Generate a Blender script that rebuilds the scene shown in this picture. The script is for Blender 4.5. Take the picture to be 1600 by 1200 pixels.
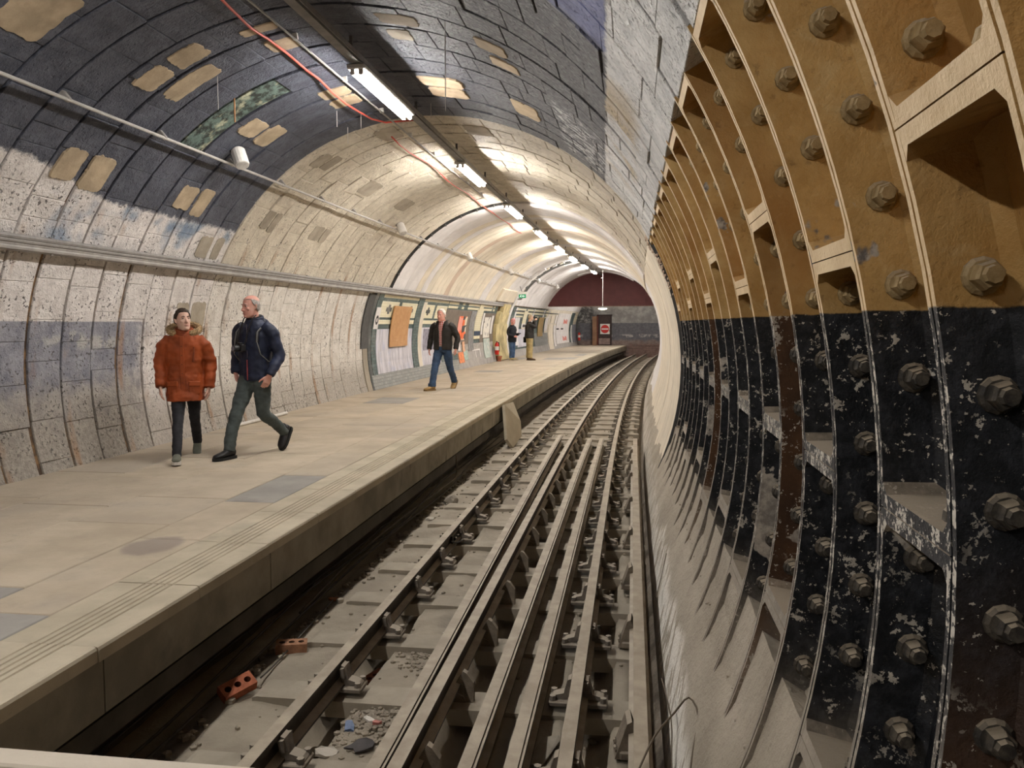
import bpy, bmesh, math, random
from mathutils import Vector, Matrix, noise as mnoise
from math import sin, cos, pi, radians, atan2, hypot, sqrt
random.seed(7)
for o in list(bpy.data.objects): bpy.data.objects.remove(o)
scene = bpy.context.scene
COL = scene.collection
# ---------------------------------------------------------------- camera, world, exposure
F_PX, YAW, PITCH, ROLL = 1290.0, -0.1443, -0.073, -0.0026
cd = bpy.data.cameras.new('camera'); cd.sensor_width = 36.0; cd.lens = 36.0*F_PX/1600.0; cd.clip_start = .05; cd.clip_end = 200
cam = bpy.data.objects.new('camera', cd); COL.objects.link(cam); scene.camera = cam
fwd = Vector((sin(YAW)*cos(PITCH), cos(YAW)*cos(PITCH), sin(PITCH)))
rt0 = fwd.cross(Vector((0, 0, 1))).normalized(); up0 = rt0.cross(fwd)
rt = rt0*cos(ROLL)+up0*sin(ROLL); up = up0*cos(ROLL)-rt0*sin(ROLL)
mw = Matrix((rt, up, -fwd)).transposed().to_4x4(); mw.translation = Vector((0, 0, 1.5)); cam.matrix_world = mw
wd = bpy.data.worlds.new('world'); scene.world = wd; wd.use_nodes = True
wd.node_tree.nodes['Background'].inputs[0].default_value = (.02, .02, .02, 1)
wd.node_tree.nodes['Background'].inputs[1].default_value = .2
scene.view_settings.view_transform = 'Standard'; scene.view_settings.look = 'None'
scene.view_settings.exposure = 0.0; scene.view_settings.gamma = 1.0; scene.view_settings.use_curve_mapping = False
scene.cycles.max_bounces = 6; scene.cycles.diffuse_bounces = 5; scene.cycles.glossy_bounces = 2
scene.cycles.caustics_reflective = False; scene.cycles.caustics_refractive = False
scene.cycles.sample_clamp_indirect = 4.0
scene.cycles.use_denoising = True
TUBE = 238.0                                   # brightness of the fluorescent tubes
TUBE_COL = (1.0, .955, .895)
LAMPS = [-6.2, -1.5, 3.2, 7.9, 12.76, 17.3, 22.0, 26.4, 30.6, 34.9, 39.0, 46.6, 51.5]
# ---------------------------------------------------------------- tunnel frame: straight to S0, then bends right
CX, CZ, R = -2.66, .93, 3.303
S0, RB = 11.0, 510.0
K0, KD = 1.743, .485                           # ring joints
def jn(k): return K0+KD*k
def fw(s, X, Z):
    if s <= S0: return Vector((X, s, Z))
    a = (s-S0)/RB
    return Vector((RB-(RB-X)*cos(a), S0+(RB-X)*sin(a), Z))
def fyaw(s): return 0.0 if s <= S0 else -(s-S0)/RB
def T(s, th, r=R):
    t = radians(th); return fw(s, CX+r*cos(t), CZ+r*sin(t))
def arc(deg): return radians(deg)*R
def wz(Z, left=True, r=R):                     # wall angle at a height
    a = math.degrees(math.asin((Z-CZ)/r)); return 180-a if left else a
# ---------------------------------------------------------------- object helpers
def link(o, parent=None):
    COL.objects.link(o)
    if parent is not None: o.parent = parent
    return o
def tag(o, label=None, cat=None, group=None, kind=None):
    if label: o['label'] = label
    if cat: o['category'] = cat
    if group: o['group'] = group
    if kind: o['kind'] = kind
    return o
def empty(name, loc=(0, 0, 0), rz=0.0, label=None, cat=None, group=None, kind=None):
    o = bpy.data.objects.new(name, None); o.location = loc; o.rotation_euler = (0, 0, rz); o.empty_display_size = .1
    link(o); return tag(o, label, cat, group, kind)
class MB:
    """collects faces and makes one mesh object"""
    def __init__(s): s.v = []; s.f = []; s.m = []; s.uv = []
    def add(s, vs, fs, mi=0, uvs=None):
        b = len(s.v); s.v += [tuple(v) for v in vs]
        s.uv += list(uvs) if uvs else [(0, 0)]*len(vs)
        s.f += [tuple(i+b for i in f) for f in fs]; s.m += [mi]*len(fs)
    def box(s, c, d, mi=0, rot=None, bev=0.0, tr=None):
        x, y, z = d[0]/2, d[1]/2, d[2]/2
        if bev > 0:
            b = min(bev, x*.45, y*.45, z*.45); vs = []; 
            bm = bmesh.new(); bmesh.ops.create_cube(bm, size=1)
            for v in bm.verts: v.co = Vector((v.co.x*2*x, v.co.y*2*y, v.co.z*2*z))
            bmesh.ops.bevel(bm, geom=list(bm.edges), offset=b, segments=1, affect='EDGES')
            vs = [v.co.copy() for v in bm.verts]; bm.verts.index_update(); fs = [[v.index for v in f.verts] for f in bm.faces]; bm.free()
        else:
            vs = [Vector((a*x, b_*y, c_*z)) for a in (-1, 1) for b_ in (-1, 1) for c_ in (-1, 1)]
            fs = [(0, 1, 3, 2), (4, 6, 7, 5), (0, 4, 5, 1), (2, 3, 7, 6), (0, 2, 6, 4), (1, 5, 7, 3)]
        c = Vector(c)
        if rot is not None: vs = [rot @ v for v in vs]
        vs = [v+c for v in vs]
        if tr: vs = [tr(*v) for v in vs]
        s.add(vs, fs, mi)
    def tube(s, pts, r, n=8, mi=0, cap=True, ref=None):
        pts = [Vector(p) for p in pts]; N = len(pts)
        rs = r if isinstance(r, (list, tuple)) else [r]*N
        vs = []; u = None
        for i, p in enumerate(pts):
            d = (pts[min(i+1, N-1)]-pts[max(i-1, 0)]).normalized()
            if u is None:
                u = Vector(ref) if ref else (Vector((0, 0, 1)) if abs(d.z) < .9 else Vector((0, 1, 0)))
            u = (u-d*u.dot(d)); u = u.normalized() if u.length > 1e-6 else d.orthogonal().normalized()
            w = d.cross(u)
            ra, rb = rs[i] if isinstance(rs[i], (list, tuple)) else (rs[i], rs[i])
            for k in range(n):
                a = 2*pi*k/n; vs.append(p+u*cos(a)*ra+w*sin(a)*rb)
        fs = [(i*n+k, i*n+(k+1) % n, (i+1)*n+(k+1) % n, (i+1)*n+k) for i in range(N-1) for k in range(n)]
        if cap: fs += [tuple(range(n-1, -1, -1)), tuple((N-1)*n+k for k in range(n))]
        s.add(vs, fs, mi)
    def loft(s, rings, mi=0, cap=True):
        n = len(rings[0]); N = len(rings); vs = [v for r_ in rings for v in r_]
        fs = [(i*n+k, i*n+(k+1) % n, (i+1)*n+(k+1) % n, (i+1)*n+k) for i in range(N-1) for k in range(n)]
        if cap: fs += [tuple(range(n-1, -1, -1)), tuple((N-1)*n+k for k in range(n))]
        s.add(vs, fs, mi)
    def ball(s, c, rad, n=10, m=6, mi=0, rot=None):
        c = Vector(c); rad = Vector(rad) if not isinstance(rad, (int, float)) else Vector((rad,)*3); vs = []; fs = []
        for i in range(m+1):
            e = -pi/2+pi*i/m
            for k in range(n):
                a = 2*pi*k/n; q = Vector((cos(e)*cos(a)*rad.x, cos(e)*sin(a)*rad.y, sin(e)*rad.z))
                if rot is not None: q = rot @ q
                vs.append(c+q)
        fs = [(i*n+k, i*n+(k+1) % n, (i+1)*n+(k+1) % n, (i+1)*n+k) for i in range(m) for k in range(n)]
        s.add(vs, fs, mi)
    def prism(s, poly, ext, axis=1, c=(0, 0, 0), mi=0, tr=None):
        """poly in the two other axes, extruded along axis from -ext/2 to ext/2"""
        n = len(poly); vs = []
        for e in (-ext/2, ext/2):
            for p in poly:
                v = [p[0], p[1]]; v.insert(axis, e); vs.append(Vector(v)+Vector(c))
        if tr: vs = [tr(*v) for v in vs]
        fs = [tuple(range(n-1, -1, -1)), tuple(range(n, 2*n))]+[(k, (k+1) % n, n+(k+1) % n, n+k) for k in range(n)]
        s.add(vs, fs, mi)
    def sweep(s, prof, ss, off=(0, 0), mi=0, cap=True, wob=None):
        """profile of (X,Z) points carried along the tunnel"""
        rings = []
        for q in ss:
            dx, dz = wob(q) if wob else (0, 0)
            rings.append([fw(q, x+off[0]+dx, z+off[1]+dz) for x, z in prof])
        s.loft(rings, mi, cap)
    def curved(s, s0, s1, t0, t1, r_in, r_out, n=2, mi=0, cham=0.0, ds=None, ns=1, back=False):
        """curved plate on the vault between two ring lines and two angles"""
        n = max(1, n); vs = []; uv = []
        def P(sv, tv, rv):
            o = ds(tv) if ds else 0
            vs.append(T(sv+o, tv, rv)); uv.append((sv+o, tv)); return len(vs)-1
        ct = math.degrees(cham/R); fs = []
        S_ = [s0+(s1-s0)*i/ns for i in range(ns+1)]; A = [t0+(t1-t0)*i/n for i in range(n+1)]
        def ci(i, j):
            sv, tv = S_[i], A[j]
            if i == 0: sv += cham
            if i == ns: sv -= cham
            if j == 0: tv += ct
            if j == n: tv -= ct
            return sv, tv
        inn = [[P(*ci(i, j), r_in) for j in range(n+1)] for i in range(ns+1)]
        for i in range(ns):
            for j in range(n): fs.append((inn[i][j], inn[i+1][j], inn[i+1][j+1], inn[i][j+1]))
        per = [(0, j) for j in range(n+1)]+[(i, n) for i in range(1, ns+1)]+[(ns, j) for j in range(n-1, -1, -1)]+[(i, 0) for i in range(ns-1, 0, -1)]
        prev = [inn[i][j] for i, j in per]
        lv = ([r_in+cham] if cham else [])+[r_out]
        for rv in lv:
            cur = [P(S_[i], A[j], rv) for i, j in per]
            m_ = len(per)
            for k in range(m_): fs.append((prev[k], prev[(k+1) % m_], cur[(k+1) % m_], cur[k]))
            prev = cur
        if back: fs.append(tuple(prev))
        s.add(vs, fs, mi, uv)
    def mesh(s, name, mats, smooth=False):
        me = bpy.data.meshes.new(name); me.from_pydata(s.v, [], s.f)
        for m in (mats if isinstance(mats, (list, tuple)) else [mats]): me.materials.append(m)
        me.polygons.foreach_set('material_index', s.m)
        if any(u != (0, 0) for u in s.uv):
            l = me.uv_layers.new(name='UVMap'); buf = []
            for lp in me.loops: buf += s.uv[lp.vertex_index]
            l.data.foreach_set('uv', buf)
        if smooth: me.polygons.foreach_set('use_smooth', [True]*len(me.polygons))
        me.update(); return me
    def build(s, name, mats, parent=None, smooth=False, fix=True):
        me = s.mesh(name, mats, smooth)
        if fix:
            bm = bmesh.new(); bm.from_mesh(me); bmesh.ops.recalc_face_normals(bm, faces=bm.faces); bm.to_mesh(me); bm.free()
        return link(bpy.data.objects.new(name, me), parent)
def inst(name, me, parent, loc=None, rot=None):
    o = bpy.data.objects.new(name, me); link(o, parent)
    if loc is not None: o.location = loc
    if rot is not None: o.rotation_euler = rot
    return o
def copy_tree(o, parent=None):
    c = o.copy(); COL.objects.link(c); c.parent = parent
    for ch in list(o.children): copy_tree(ch, c)
    return c
# ---------------------------------------------------------------- shader helpers
class S:
    """a shader value with arithmetic"""
    def __init__(s, g, sock): s.g = g; s.k = sock
    def _o(s, op, b=None, c=None):
        n = s.g.new('ShaderNodeMath'); n.operation = op; s.g.put(n.inputs[0], s)
        if b is not None: s.g.put(n.inputs[1], b)
        if c is not None: s.g.put(n.inputs[2], c)
        return S(s.g, n.outputs[0])
    def __add__(s, b): return s._o('ADD', b)
    __radd__ = __add__
    def __sub__(s, b): return s._o('SUBTRACT', b)
    def __rsub__(s, b): return (s*-1)+b
    def __mul__(s, b): return s._o('MULTIPLY', b)
    __rmul__ = __mul__
    def __truediv__(s, b): return s._o('DIVIDE', b)
    def mx(s, b): return s._o('MAXIMUM', b)
    def mn(s, b): return s._o('MINIMUM', b)
    def fr(s): return s._o('FRACT')
    def fl(s): return s._o('FLOOR')
    def ab(s): return s._o('ABSOLUTE')
    def step(s, a, b):                         # 0 at a, 1 at b
        n = s.g.new('ShaderNodeMapRange'); n.interpolation_type = 'SMOOTHSTEP'; s.g.put(n.inputs[0], s)
        s.g.put(n.inputs[1], a); s.g.put(n.inputs[2], b); return S(s.g, n.outputs[0])
    def box(s, a, b, e): return s.step(a-e, a+e)*(1-s.step(b-e, b+e))
class G:
    def __init__(s, name):
        s.m = bpy.data.materials.new(name); s.m.use_nodes = True; s.t = s.m.node_tree
        s.b = s.t.nodes['Principled BSDF']; s.geo = s.new('ShaderNodeNewGeometry'); s.b.inputs['Specular IOR Level'].default_value = .3
        s.P = s.geo.outputs['Position']
    def new(s, t): return s.t.nodes.new(t)
    def put(s, inp, v):
        if isinstance(v, S): s.t.links.new(v.k, inp)
        elif isinstance(v, bpy.types.NodeSocket): s.t.links.new(v, inp)
        elif isinstance(v, tuple): inp.default_value = (*v, 1) if len(v) == 3 and len(inp.default_value) == 4 else v
        else: inp.default_value = v
    def xyz(s, sock=None):
        n = s.new('ShaderNodeSeparateXYZ'); s.put(n.inputs[0], sock or s.P); return [S(s, o) for o in n.outputs]
    def uv(s):
        n = s.new('ShaderNodeUVMap'); n.uv_map = 'UVMap'; return s.xyz(n.outputs[0])[:2]
    def obj(s): return s.new('ShaderNodeTexCoord').outputs['Object']
    def noise(s, sc, det=4, rough=.6, co=None, dist=0):
        n = s.new('ShaderNodeTexNoise'); s.put(n.inputs['Vector'], co or s.P); n.inputs['Scale'].default_value = sc
        n.inputs['Detail'].default_value = det; n.inputs['Roughness'].default_value = rough; n.inputs['Distortion'].default_value = dist
        return S(s, n.outputs['Fac'])
    def voro(s, sc, co=None, feat='F1'):
        n = s.new('ShaderNodeTexVoronoi'); s.put(n.inputs['Vector'], co or s.P); n.inputs['Scale'].default_value = sc; n.feature = feat
        return S(s, n.outputs['Distance'])
    def scale(s, v, co=None):
        n = s.new('ShaderNodeMapping'); s.put(n.inputs[0], co or s.P); n.inputs['Scale'].default_value = v; return n.outputs[0]
    def comb(s, a, b, c):
        n = s.new('ShaderNodeCombineXYZ'); s.put(n.inputs[0], a); s.put(n.inputs[1], b); s.put(n.inputs[2], c); return n.outputs[0]
    def mix(s, f, a, b):
        n = s.new('ShaderNodeMix'); n.data_type = 'RGBA'; s.put(n.inputs[0], f); s.put(n.inputs[6], a); s.put(n.inputs[7], b); return n.outputs[2]
    def rnd(s): return S(s, s.new('ShaderNodeObjectInfo').outputs['Random'])
    def upf(s):
        return s.xyz(s.geo.outputs['Normal'])[2]
    def col(s, c): s.put(s.b.inputs['Base Color'], c); return s
    def bump(s, h, d=.01, st=1.0):
        n = s.new('ShaderNodeBump'); n.inputs['Strength'].default_value = st; n.inputs['Distance'].default_value = d; s.put(n.inputs['Height'], h)
        s.t.links.new(n.outputs[0], s.b.inputs['Normal']); return s
    def rough(s, r): s.put(s.b.inputs['Roughness'], r); return s
    def metal(s, v): s.b.inputs['Metallic'].default_value = v; return s
def plain(name, c, rough=.7, var=.25, sc=8.0, metal=0.0, bump=.002, bsc=30):
    g = G(name); n = g.noise(sc, 4); lo = tuple(x*(1-var) for x in c); hi = tuple(min(1, x*(1+var)) for x in c)
    g.col(g.mix(n.step(.3, .7), lo, hi)).rough(rough).metal(metal)
    if bump: g.bump(g.noise(bsc, 3), bump)
    return g.m
def emit(name, c, st):
    g = G(name); g.b.inputs['Emission Color'].default_value = (*c, 1); g.b.inputs['Emission Strength'].default_value = st
    g.b.inputs['Base Color'].default_value = (c[0]*.3, c[1]*.3, c[2]*.3, 1); return g.m
# ---------------------------------------------------------------- materials of the shell
def vault_mat():
    g = G('vault_paint'); s, t = g.uv()
    n1 = g.noise(1.1, 3); n2 = g.noise(5, 5, .65); n3 = g.noise(22, 4, .7); n4 = g.noise(70, 3, .7); nb = g.noise(9, 6, .75)
    jag = (nb-.5)*5; jag2 = (n2-.5)*2.2
    thr = 40.4+(s-4.2)*.8
    thl = 141.6+s.step(6.6, 8.2)*4.6
    new = s.step(10.80, 10.85)                                    # ring where the colour changes
    blue = (t+jag*.35).step(thr-.3, thr+.3)*(1-(t+jag*.7).step(thl-.5, thl+.5))*(1-new)
    # slate blue paint, greyer and sootier towards the crown's far side
    cb = g.mix(n2.step(.35, .7), (.058, .064, .086), (.105, .112, .142))
    soot = (1-t.step(62, 96))
    cs = g.mix(n3.step(.46, .66), (.045, .045, .05), (.16, .16, .168))
    cb = g.mix(soot*.85, cb, cs)
    vio = (1-s.step(5.0, 5.2))*(t+jag*.2).box(40.5, 51.5, .4)*n1.step(.2, .4)
    cb = g.mix(vio, cb, g.mix(n2.step(.3, .7), (.07, .082, .19), (.13, .15, .30)))
    cb = g.mix(n4.step(.66, .74)*.5, cb, (.30, .31, .34))
    pale_old = (t+jag*.4).box(43, 56, 1)*s.box(8.2, 10.4, .4)*nb.step(.5, .56)
    cb = g.mix(pale_old, cb, (.45, .45, .45))
    # whites
    pits = g.noise(26, 3, .55); pit = 1-pits.step(.34, .40)
    pit = pit*g.noise(3, 3).step(.38, .6)
    wl = g.mix(n2.step(.3, .7), (.59, .545, .52), (.80, .755, .725))
    wl = g.mix((t-(n2-.5)*8).box(146, 155, 2)*n1.step(.48, .6)*s.step(7.0, 7.6), wl, (.20, .27, .37))
    wl = g.mix(n3.step(.55, .7)*.35*n1.step(.35, .6), wl, (.36, .33, .32))
    wr = g.mix(n2.step(.3, .7), (.46, .465, .47), (.70, .69, .68))
    wr = g.mix((t+jag*.8).box(36, 47, 1.5)*s.box(5.6, 8.8, .8)*n1.step(.4, .56), wr, (.46, .36, .22))
    wr = g.mix(g.noise(40, 3, .6).step(.55, .62)*g.noise(2.2, 3).step(.4, .6)*.8, wr, (.07, .07, .07))
    white = g.mix(t.step(88, 92), wr, wl)
    base = g.mix(blue, white, cb)
    # cream rings
    cr = g.mix(n2.step(.3, .7), (.54, .475, .38), (.71, .645, .53))
    cr = g.mix(n3.step(.56, .72)*.4, cr, (.40, .33, .25))
    cr = g.mix((1-t.step(50, 62))*n1.step(.35, .6)*.5, cr, (.42, .37, .31))
    lowwhite = t.step(156, 157)
    cr = g.mix(lowwhite, cr, g.mix(n2.step(.3, .7), (.60, .555, .50), (.79, .75, .70)))
    base = g.mix(new, base, cr)
    # grey blue band and the dirt under it on the lower wall
    band = (t+jag2*.15).step(169.3, 169.6)*(1-(s+(n2-.5)*.5).step(9.2, 9.5))
    cband = g.mix(n2.step(.3, .7), (.19, .195, .235), (.33, .33, .37))
    cband = g.mix((t-(n1-.5)*10).box(172.5, 174.2, .6)*n2.step(.42, .52)*s.box(7.6, 9.0, .3)*.45, cband, (.60, .57, .50))
    cband = g.mix((t+(n2-.5)*8).step(178, 184), cband, g.mix(n2.step(.3, .7), (.25, .23, .22), (.40, .37, .345)))
    base = g.mix(band, base, cband)
    base = g.mix((t+(n2-.5)*14).step(182, 191)*.75, base, g.mix(n3.step(.35, .65), (.27, .24, .20), (.42, .38, .33)))
    base = g.mix(pit*t.step(140, 147)*.9, base, (.10, .09, .085))
    base = g.mix(pit*new*.7*(1-t.step(140, 147)), base, (.16, .13, .10))
    blot = g.noise(7, 5, .7).step(.60, .68)*g.noise(1.7, 3).step(.45, .6)*t.step(140, 150)
    base = g.mix(blot*.55, base, (.20, .18, .165))
    brush = g.noise(1, 4, .7, g.comb(s*7.0, t*1.6, 0.0)).step(.56, .70)*t.step(143, 150)
    base = g.mix(brush*.22, base, (.34, .31, .29))
    # rust runs from the joints
    k = (s+.06-K0)/KD; d = ((k+.5).fr()-.5).ab()
    rust = (1-d.step(.04, .16))*g.noise(1, 4, .6, g.scale((1.2, 1.8, .9))).step(.5, .68)*t.step(146, 152)
    base = g.mix(rust*.75, base, (.33, .17, .07))
    g.col(base).rough(.6).bump(n2*.6+n3*.7+n4*.2-pit*.9, .034, 1.0); return g.m
def joint_mat():
    g = G('joint_dirt'); s, t = g.uv(); n = g.noise(6, 5)
    a = g.mix(n.step(.35, .65), (.025, .025, .03), (.06, .06, .07))
    b = g.mix(n.step(.38, .62), (.075, .05, .035), (.26, .155, .075))
    c = g.mix(n.step(.35, .65), (.22, .17, .12), (.40, .33, .24))
    m = g.mix(t.step(143, 149), a, b); m = g.mix(s.step(10.8, 10.9)*(1-t.step(156, 158)), m, c)
    g.col(m).rough(.9).bump(n, .01); return g.m
def iron_mat(name, rust=0, rim=False):
    g = G(name); x, y, z = g.xyz(); n2 = g.noise(4, 5, .65); n3 = g.noise(18, 5, .7); n4 = g.noise(60, 3, .7); n5 = g.noise(11, 5, .62, dist=.6)
    upper = (z+(n3-.5)*.012).step(1.527, 1.533)
    if rim:
        u_ = g.mix(n2.step(.3, .7), (.62, .455, .26), (.78, .61, .39))
        l_ = g.mix((n3*.55+n4*.45).step(.515, .545), (.035, .037, .043), (.60, .57, .51))
        l_ = g.mix((z+(n2-.5)*.4).step(.1, 0.9), g.mix(n2.step(.3, .7), (.26, .23, .19), (.42, .37, .31)), l_)
        u_ = g.mix(n5.step(.66, .70)*.8, u_, (.16, .13, .10))
    else:
        u_ = g.mix(n2.step(.28, .72), (.36, .21, .065), (.53, .355, .145))
        u_ = g.mix(n5.step(.52, .75)*.55, u_, (.54, .40, .20)); u_ = g.mix(g.noise(1.3, 4, .6).step(.42, .66)*.55, u_, (.30, .135, .03))
        u_ = g.mix((1-n3.step(.30, .42))*.5, u_, (.16, .085, .03))
        u_ = g.mix(g.noise(1.9, 5, .65).step(.625, .645), u_, g.mix(n3.step(.4, .6), (.13, .12, .115), (.40, .37, .33)))
        dk = g.mix(n3.step(.4, .7), (.008, .009, .011), (.028, .03, .036))
        if rust:
            dk = g.mix((1-(z+(n2-.5)*.5).step(.35, 1.2))*(.0 if rust == 2 else 0.0)+(1.0 if rust == 1 else 0.0)+((1-(z+(n2-.5)*.6).step(.3, 1.1)) if rust == 2 else 0.0), dk, g.mix(n2.step(.3, .7), (.045, .022, .011), (.10, .048, .02)))
        chip = ((n5*.6+n4*.4).step(.575, .59)*g.noise(1.6, 3).step(.40, .54)).mx(g.noise(45, 4, .6).step(.655, .67)*g.noise(2.3, 3).step(.40, .55))
        l_ = g.mix(chip, dk, g.mix(n3.step(.3, .7), (.30, .27, .23), (.58, .54, .47)))
        big = g.noise(2.1, 5, .55, dist=.4).step(.645, .655); l_ = g.mix(big, l_, g.mix(n3.step(.35, .65), (.24, .215, .19), (.52, .47, .40)))
        if rust == 1: u_ = g.mix(.3, u_, (.24, .11, .03))
    base = g.mix(upper, l_, u_)
    dust = (g.upf()+(n3-.5)*.3).step(.5, .85)*(1-upper*.7)
    base = g.mix(dust*.85, base, (.38, .32, .245))
    base = g.mix((1-(z+(n2-.5)*.5).step(-.15, .35))*.7, base, g.mix(n3.step(.3, .7), (.23, .20, .165), (.36, .31, .25)))
    g.col(base).rough(g.mix(upper, (.42,)*3, (.55,)*3) if not rust else .7).bump(n3*.5+n4*.35+n2*.4, .012, .8); return g.m
def bolt_mat():
    g = G('bolt_iron'); x, y, z = g.xyz(); n = g.noise(25, 5, .7)
    u_ = g.mix(n.step(.3, .7), (.21, .145, .065), (.35, .26, .135)); l_ = g.mix(n.step(.35, .7), (.022, .02, .018), (.085, .072, .055))
    b = g.mix(z.step(1.5, 1.56), l_, u_); b = g.mix(g.upf().step(.25, .8)*.8, b, (.32, .265, .195))
    g.col(b).rough(.65).bump(n, .004); return g.m
def plaster_mat(name, c, v=.1):
    g = G(name); n = g.noise(2.5, 4); n3 = g.noise(20, 4)
    g.col(g.mix(n.step(.3, .7), tuple(q*(1-v) for q in c), tuple(min(.85, q*(1+v)) for q in c))).rough(.6).bump(n+n3*.2, .006, .5); return g.m
M_VAULT = vault_mat(); M_JOINT = joint_mat()
M_IRON = [iron_mat('iron_paint'), iron_mat('iron_paint_rusty', rust=1), iron_mat('iron_paint_half_rusty', rust=2)]; M_RIM = iron_mat('iron_rim_paint', rim=True); M_BOLT = bolt_mat()
M_PW = plaster_mat('plaster_white', (.70, .67, .66)); M_PC = plaster_mat('plaster_cream', (.70, .625, .51)); M_PT = plaster_mat('plaster_tan', (.54, .42, .33)); M_PG = plaster_mat('plaster_dull_cream', (.65, .59, .49))  # last one is a slightly darker cream tint for some rings
def conc(name, a, b, sc=2.0, stain=(.12, .11, .10), st=.4, bump=.006):
    g = G(name); n = g.noise(sc, 5, .6); n3 = g.noise(24, 5, .7); r_ = g.rnd()
    c = g.mix(n.step(.3, .7), a, b); c = g.mix((g.noise(sc*.6, 4, .65)*1.0).step(.56, .74)*st, c, stain)
    c = g.mix(r_*.25, c, tuple(q*.72 for q in a)); c = g.mix(n3.step(.6, .75)*.25, c, tuple(q*.5 for q in a))
    g.col(c).rough(.8).bump(n3*.6+n*.8, bump, .7); return g.m
M_SLAB = conc('paving_beige', (.40, .345, .265), (.52, .455, .355), 1.6)
def slab_mat():
    g = G('paving_beige'); x, y, z = g.xyz(); n = g.noise(1.5, 5, .6); n3 = g.noise(24, 5, .7); n6 = g.noise(5, 5, .65); r_ = g.rnd()
    c = g.mix(n.step(.3, .7), (.385, .32, .24), (.51, .435, .335)); c = g.mix(r_.step(.2, .9)*.5, c, (.385, .33, .265)); c = g.mix(n6.step(.55, .7)*.35, c, (.30, .26, .21))
    c = g.mix(n3.step(.6, .75)*.25, c, (.22, .19, .15)); c = g.mix((1-g.noise(.7, 3).step(.36, .46))*.3, c, (.32, .285, .25))
    dx = (x+3.22)*3.4; dy = (y-5.12)*2.6; d = (dx*dx+dy*dy)+(n6-.5)*.5; c = g.mix((1-d.step(.22, .5))*.55, c, (.17, .14, .14))
    g.col(c).rough(.75).bump(n3*.6+n*.8+n6*.5, .007, .8); return g.m
M_SLAB = slab_mat()
M_SLABG = conc('paving_grey', (.27, .255, .235), (.36, .34, .31), 2.2)
M_COPE = conc('coping_stone', (.42, .365, .275), (.55, .485, .37), 2.5, st=.25)
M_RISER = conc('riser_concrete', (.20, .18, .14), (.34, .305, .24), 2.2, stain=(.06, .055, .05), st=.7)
M_VOID = conc('recess_shade', (.05, .043, .034), (.10, .088, .07), 2)  # dark tone carries the shade of the hollow under the platform
M_DUST = conc('trackbed_dust', (.245, .21, .165), (.37, .32, .25), 1.8, stain=(.13, .115, .095), st=.5, bump=.02)
M_SLEEP = conc('sleeper_dusty_wood', (.27, .235, .185), (.39, .34, .27), 3, st=.3)
def bench_mat():
    g = G('bench_concrete'); x, y, z = g.xyz(); n = g.noise(1.5, 5, .6); n3 = g.noise(24, 5, .7); n6 = g.noise(6, 5, .7)
    c = g.mix(n.step(.3, .7), (.31, .27, .215), (.44, .39, .32)); c = g.mix(n6.step(.55, .7)*.45, c, (.22, .19, .15)); c = g.mix(n3.step(.62, .75)*.4, c, (.16, .14, .11))
    sp = g.noise(1, 4, .65, g.comb(x*10.0, (y-z*1.5)*9.0, z*2.5)); edge = (1-(z+(1-g.noise(1.3, 3))*.40).step(-.36, -.26))
    c = g.mix(edge*sp.step(.44, .50)*(1-y.step(6.5, 10)*.6), c, (.74, .70, .64))
    g.col(c).rough(.85).bump(n3*.6+n6+n*.8, .02, .8); return g.m
M_BENCH = bench_mat()
def rail_mat():
    g = G('rail_steel_dusty_shaded'); n = g.noise(6, 5); up_ = g.upf()
    side = g.mix(n.step(.3, .7), (.022, .017, .012), (.055, .042, .03)); top = g.mix(n.step(.3, .7), (.30, .25, .19), (.42, .36, .28))  # dust on top; sides coloured darker to deepen the shadow beside the rails
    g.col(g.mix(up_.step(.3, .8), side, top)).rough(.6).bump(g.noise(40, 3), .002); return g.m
M_RAIL = rail_mat()
def dusty(name, c, d=(.36, .31, .245), am=.8, rough=.75):
    g = G(name); n = g.noise(12, 5); side = g.mix(n.step(.3, .7), tuple(q*.7 for q in c), tuple(q*1.25 for q in c))
    g.col(g.mix((g.upf()+(n-.5)*.5).step(.2, .8)*am, side, d)).rough(rough).bump(g.noise(30, 4), .005); return g.m
M_CHAIR = dusty('chair_cast_iron', (.17, .145, .12)); M_INSUL = dusty('insulator_clay', (.20, .165, .125))
# ---------------------------------------------------------------- SETTING
def dsk(t):                                    # the old rings lean slightly round the crown
    return -.12*max(0.0, min(1.0, (t-40)/60))
SE, SB = 57.0, -9.0
TRAY0, IRON_T, FLOOR_T = 155.7, 30.0, 196.4
def struct(mb, name, mats, **k):
    return tag(mb.build(name, mats, **k), kind='structure')
def shell(name, t0, t1, r, mats, nt=24, ss=None):
    mb = MB(); ss = ss or [SB+i*.97 for i in range(int((SE-SB)/.97)+2)]
    vs = []; uv = []; fs = []
    for s_ in ss:
        for j in range(nt+1):
            t = t0+(t1-t0)*j/nt; vs.append(T(s_, t, r)); uv.append((s_, t))
    for i in range(len(ss)-1):
        for j in range(nt): a = i*(nt+1)+j; fs.append((a, a+1, a+nt+2, a+nt+1))
    mb.add(vs, fs, 0, uv)
    return tag(mb.build(name, mats, smooth=True, fix=False), kind='structure')
ceil_o = shell('ceiling', IRON_T, TRAY0, R+.03, M_JOINT)
wl_o = shell('wall_left', TRAY0, FLOOR_T+22, R+.03, M_JOINT)
wr_o = shell('wall_right', -52, IRON_T, R+.19, M_IRON[1])
rng = random.Random(11)
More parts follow.
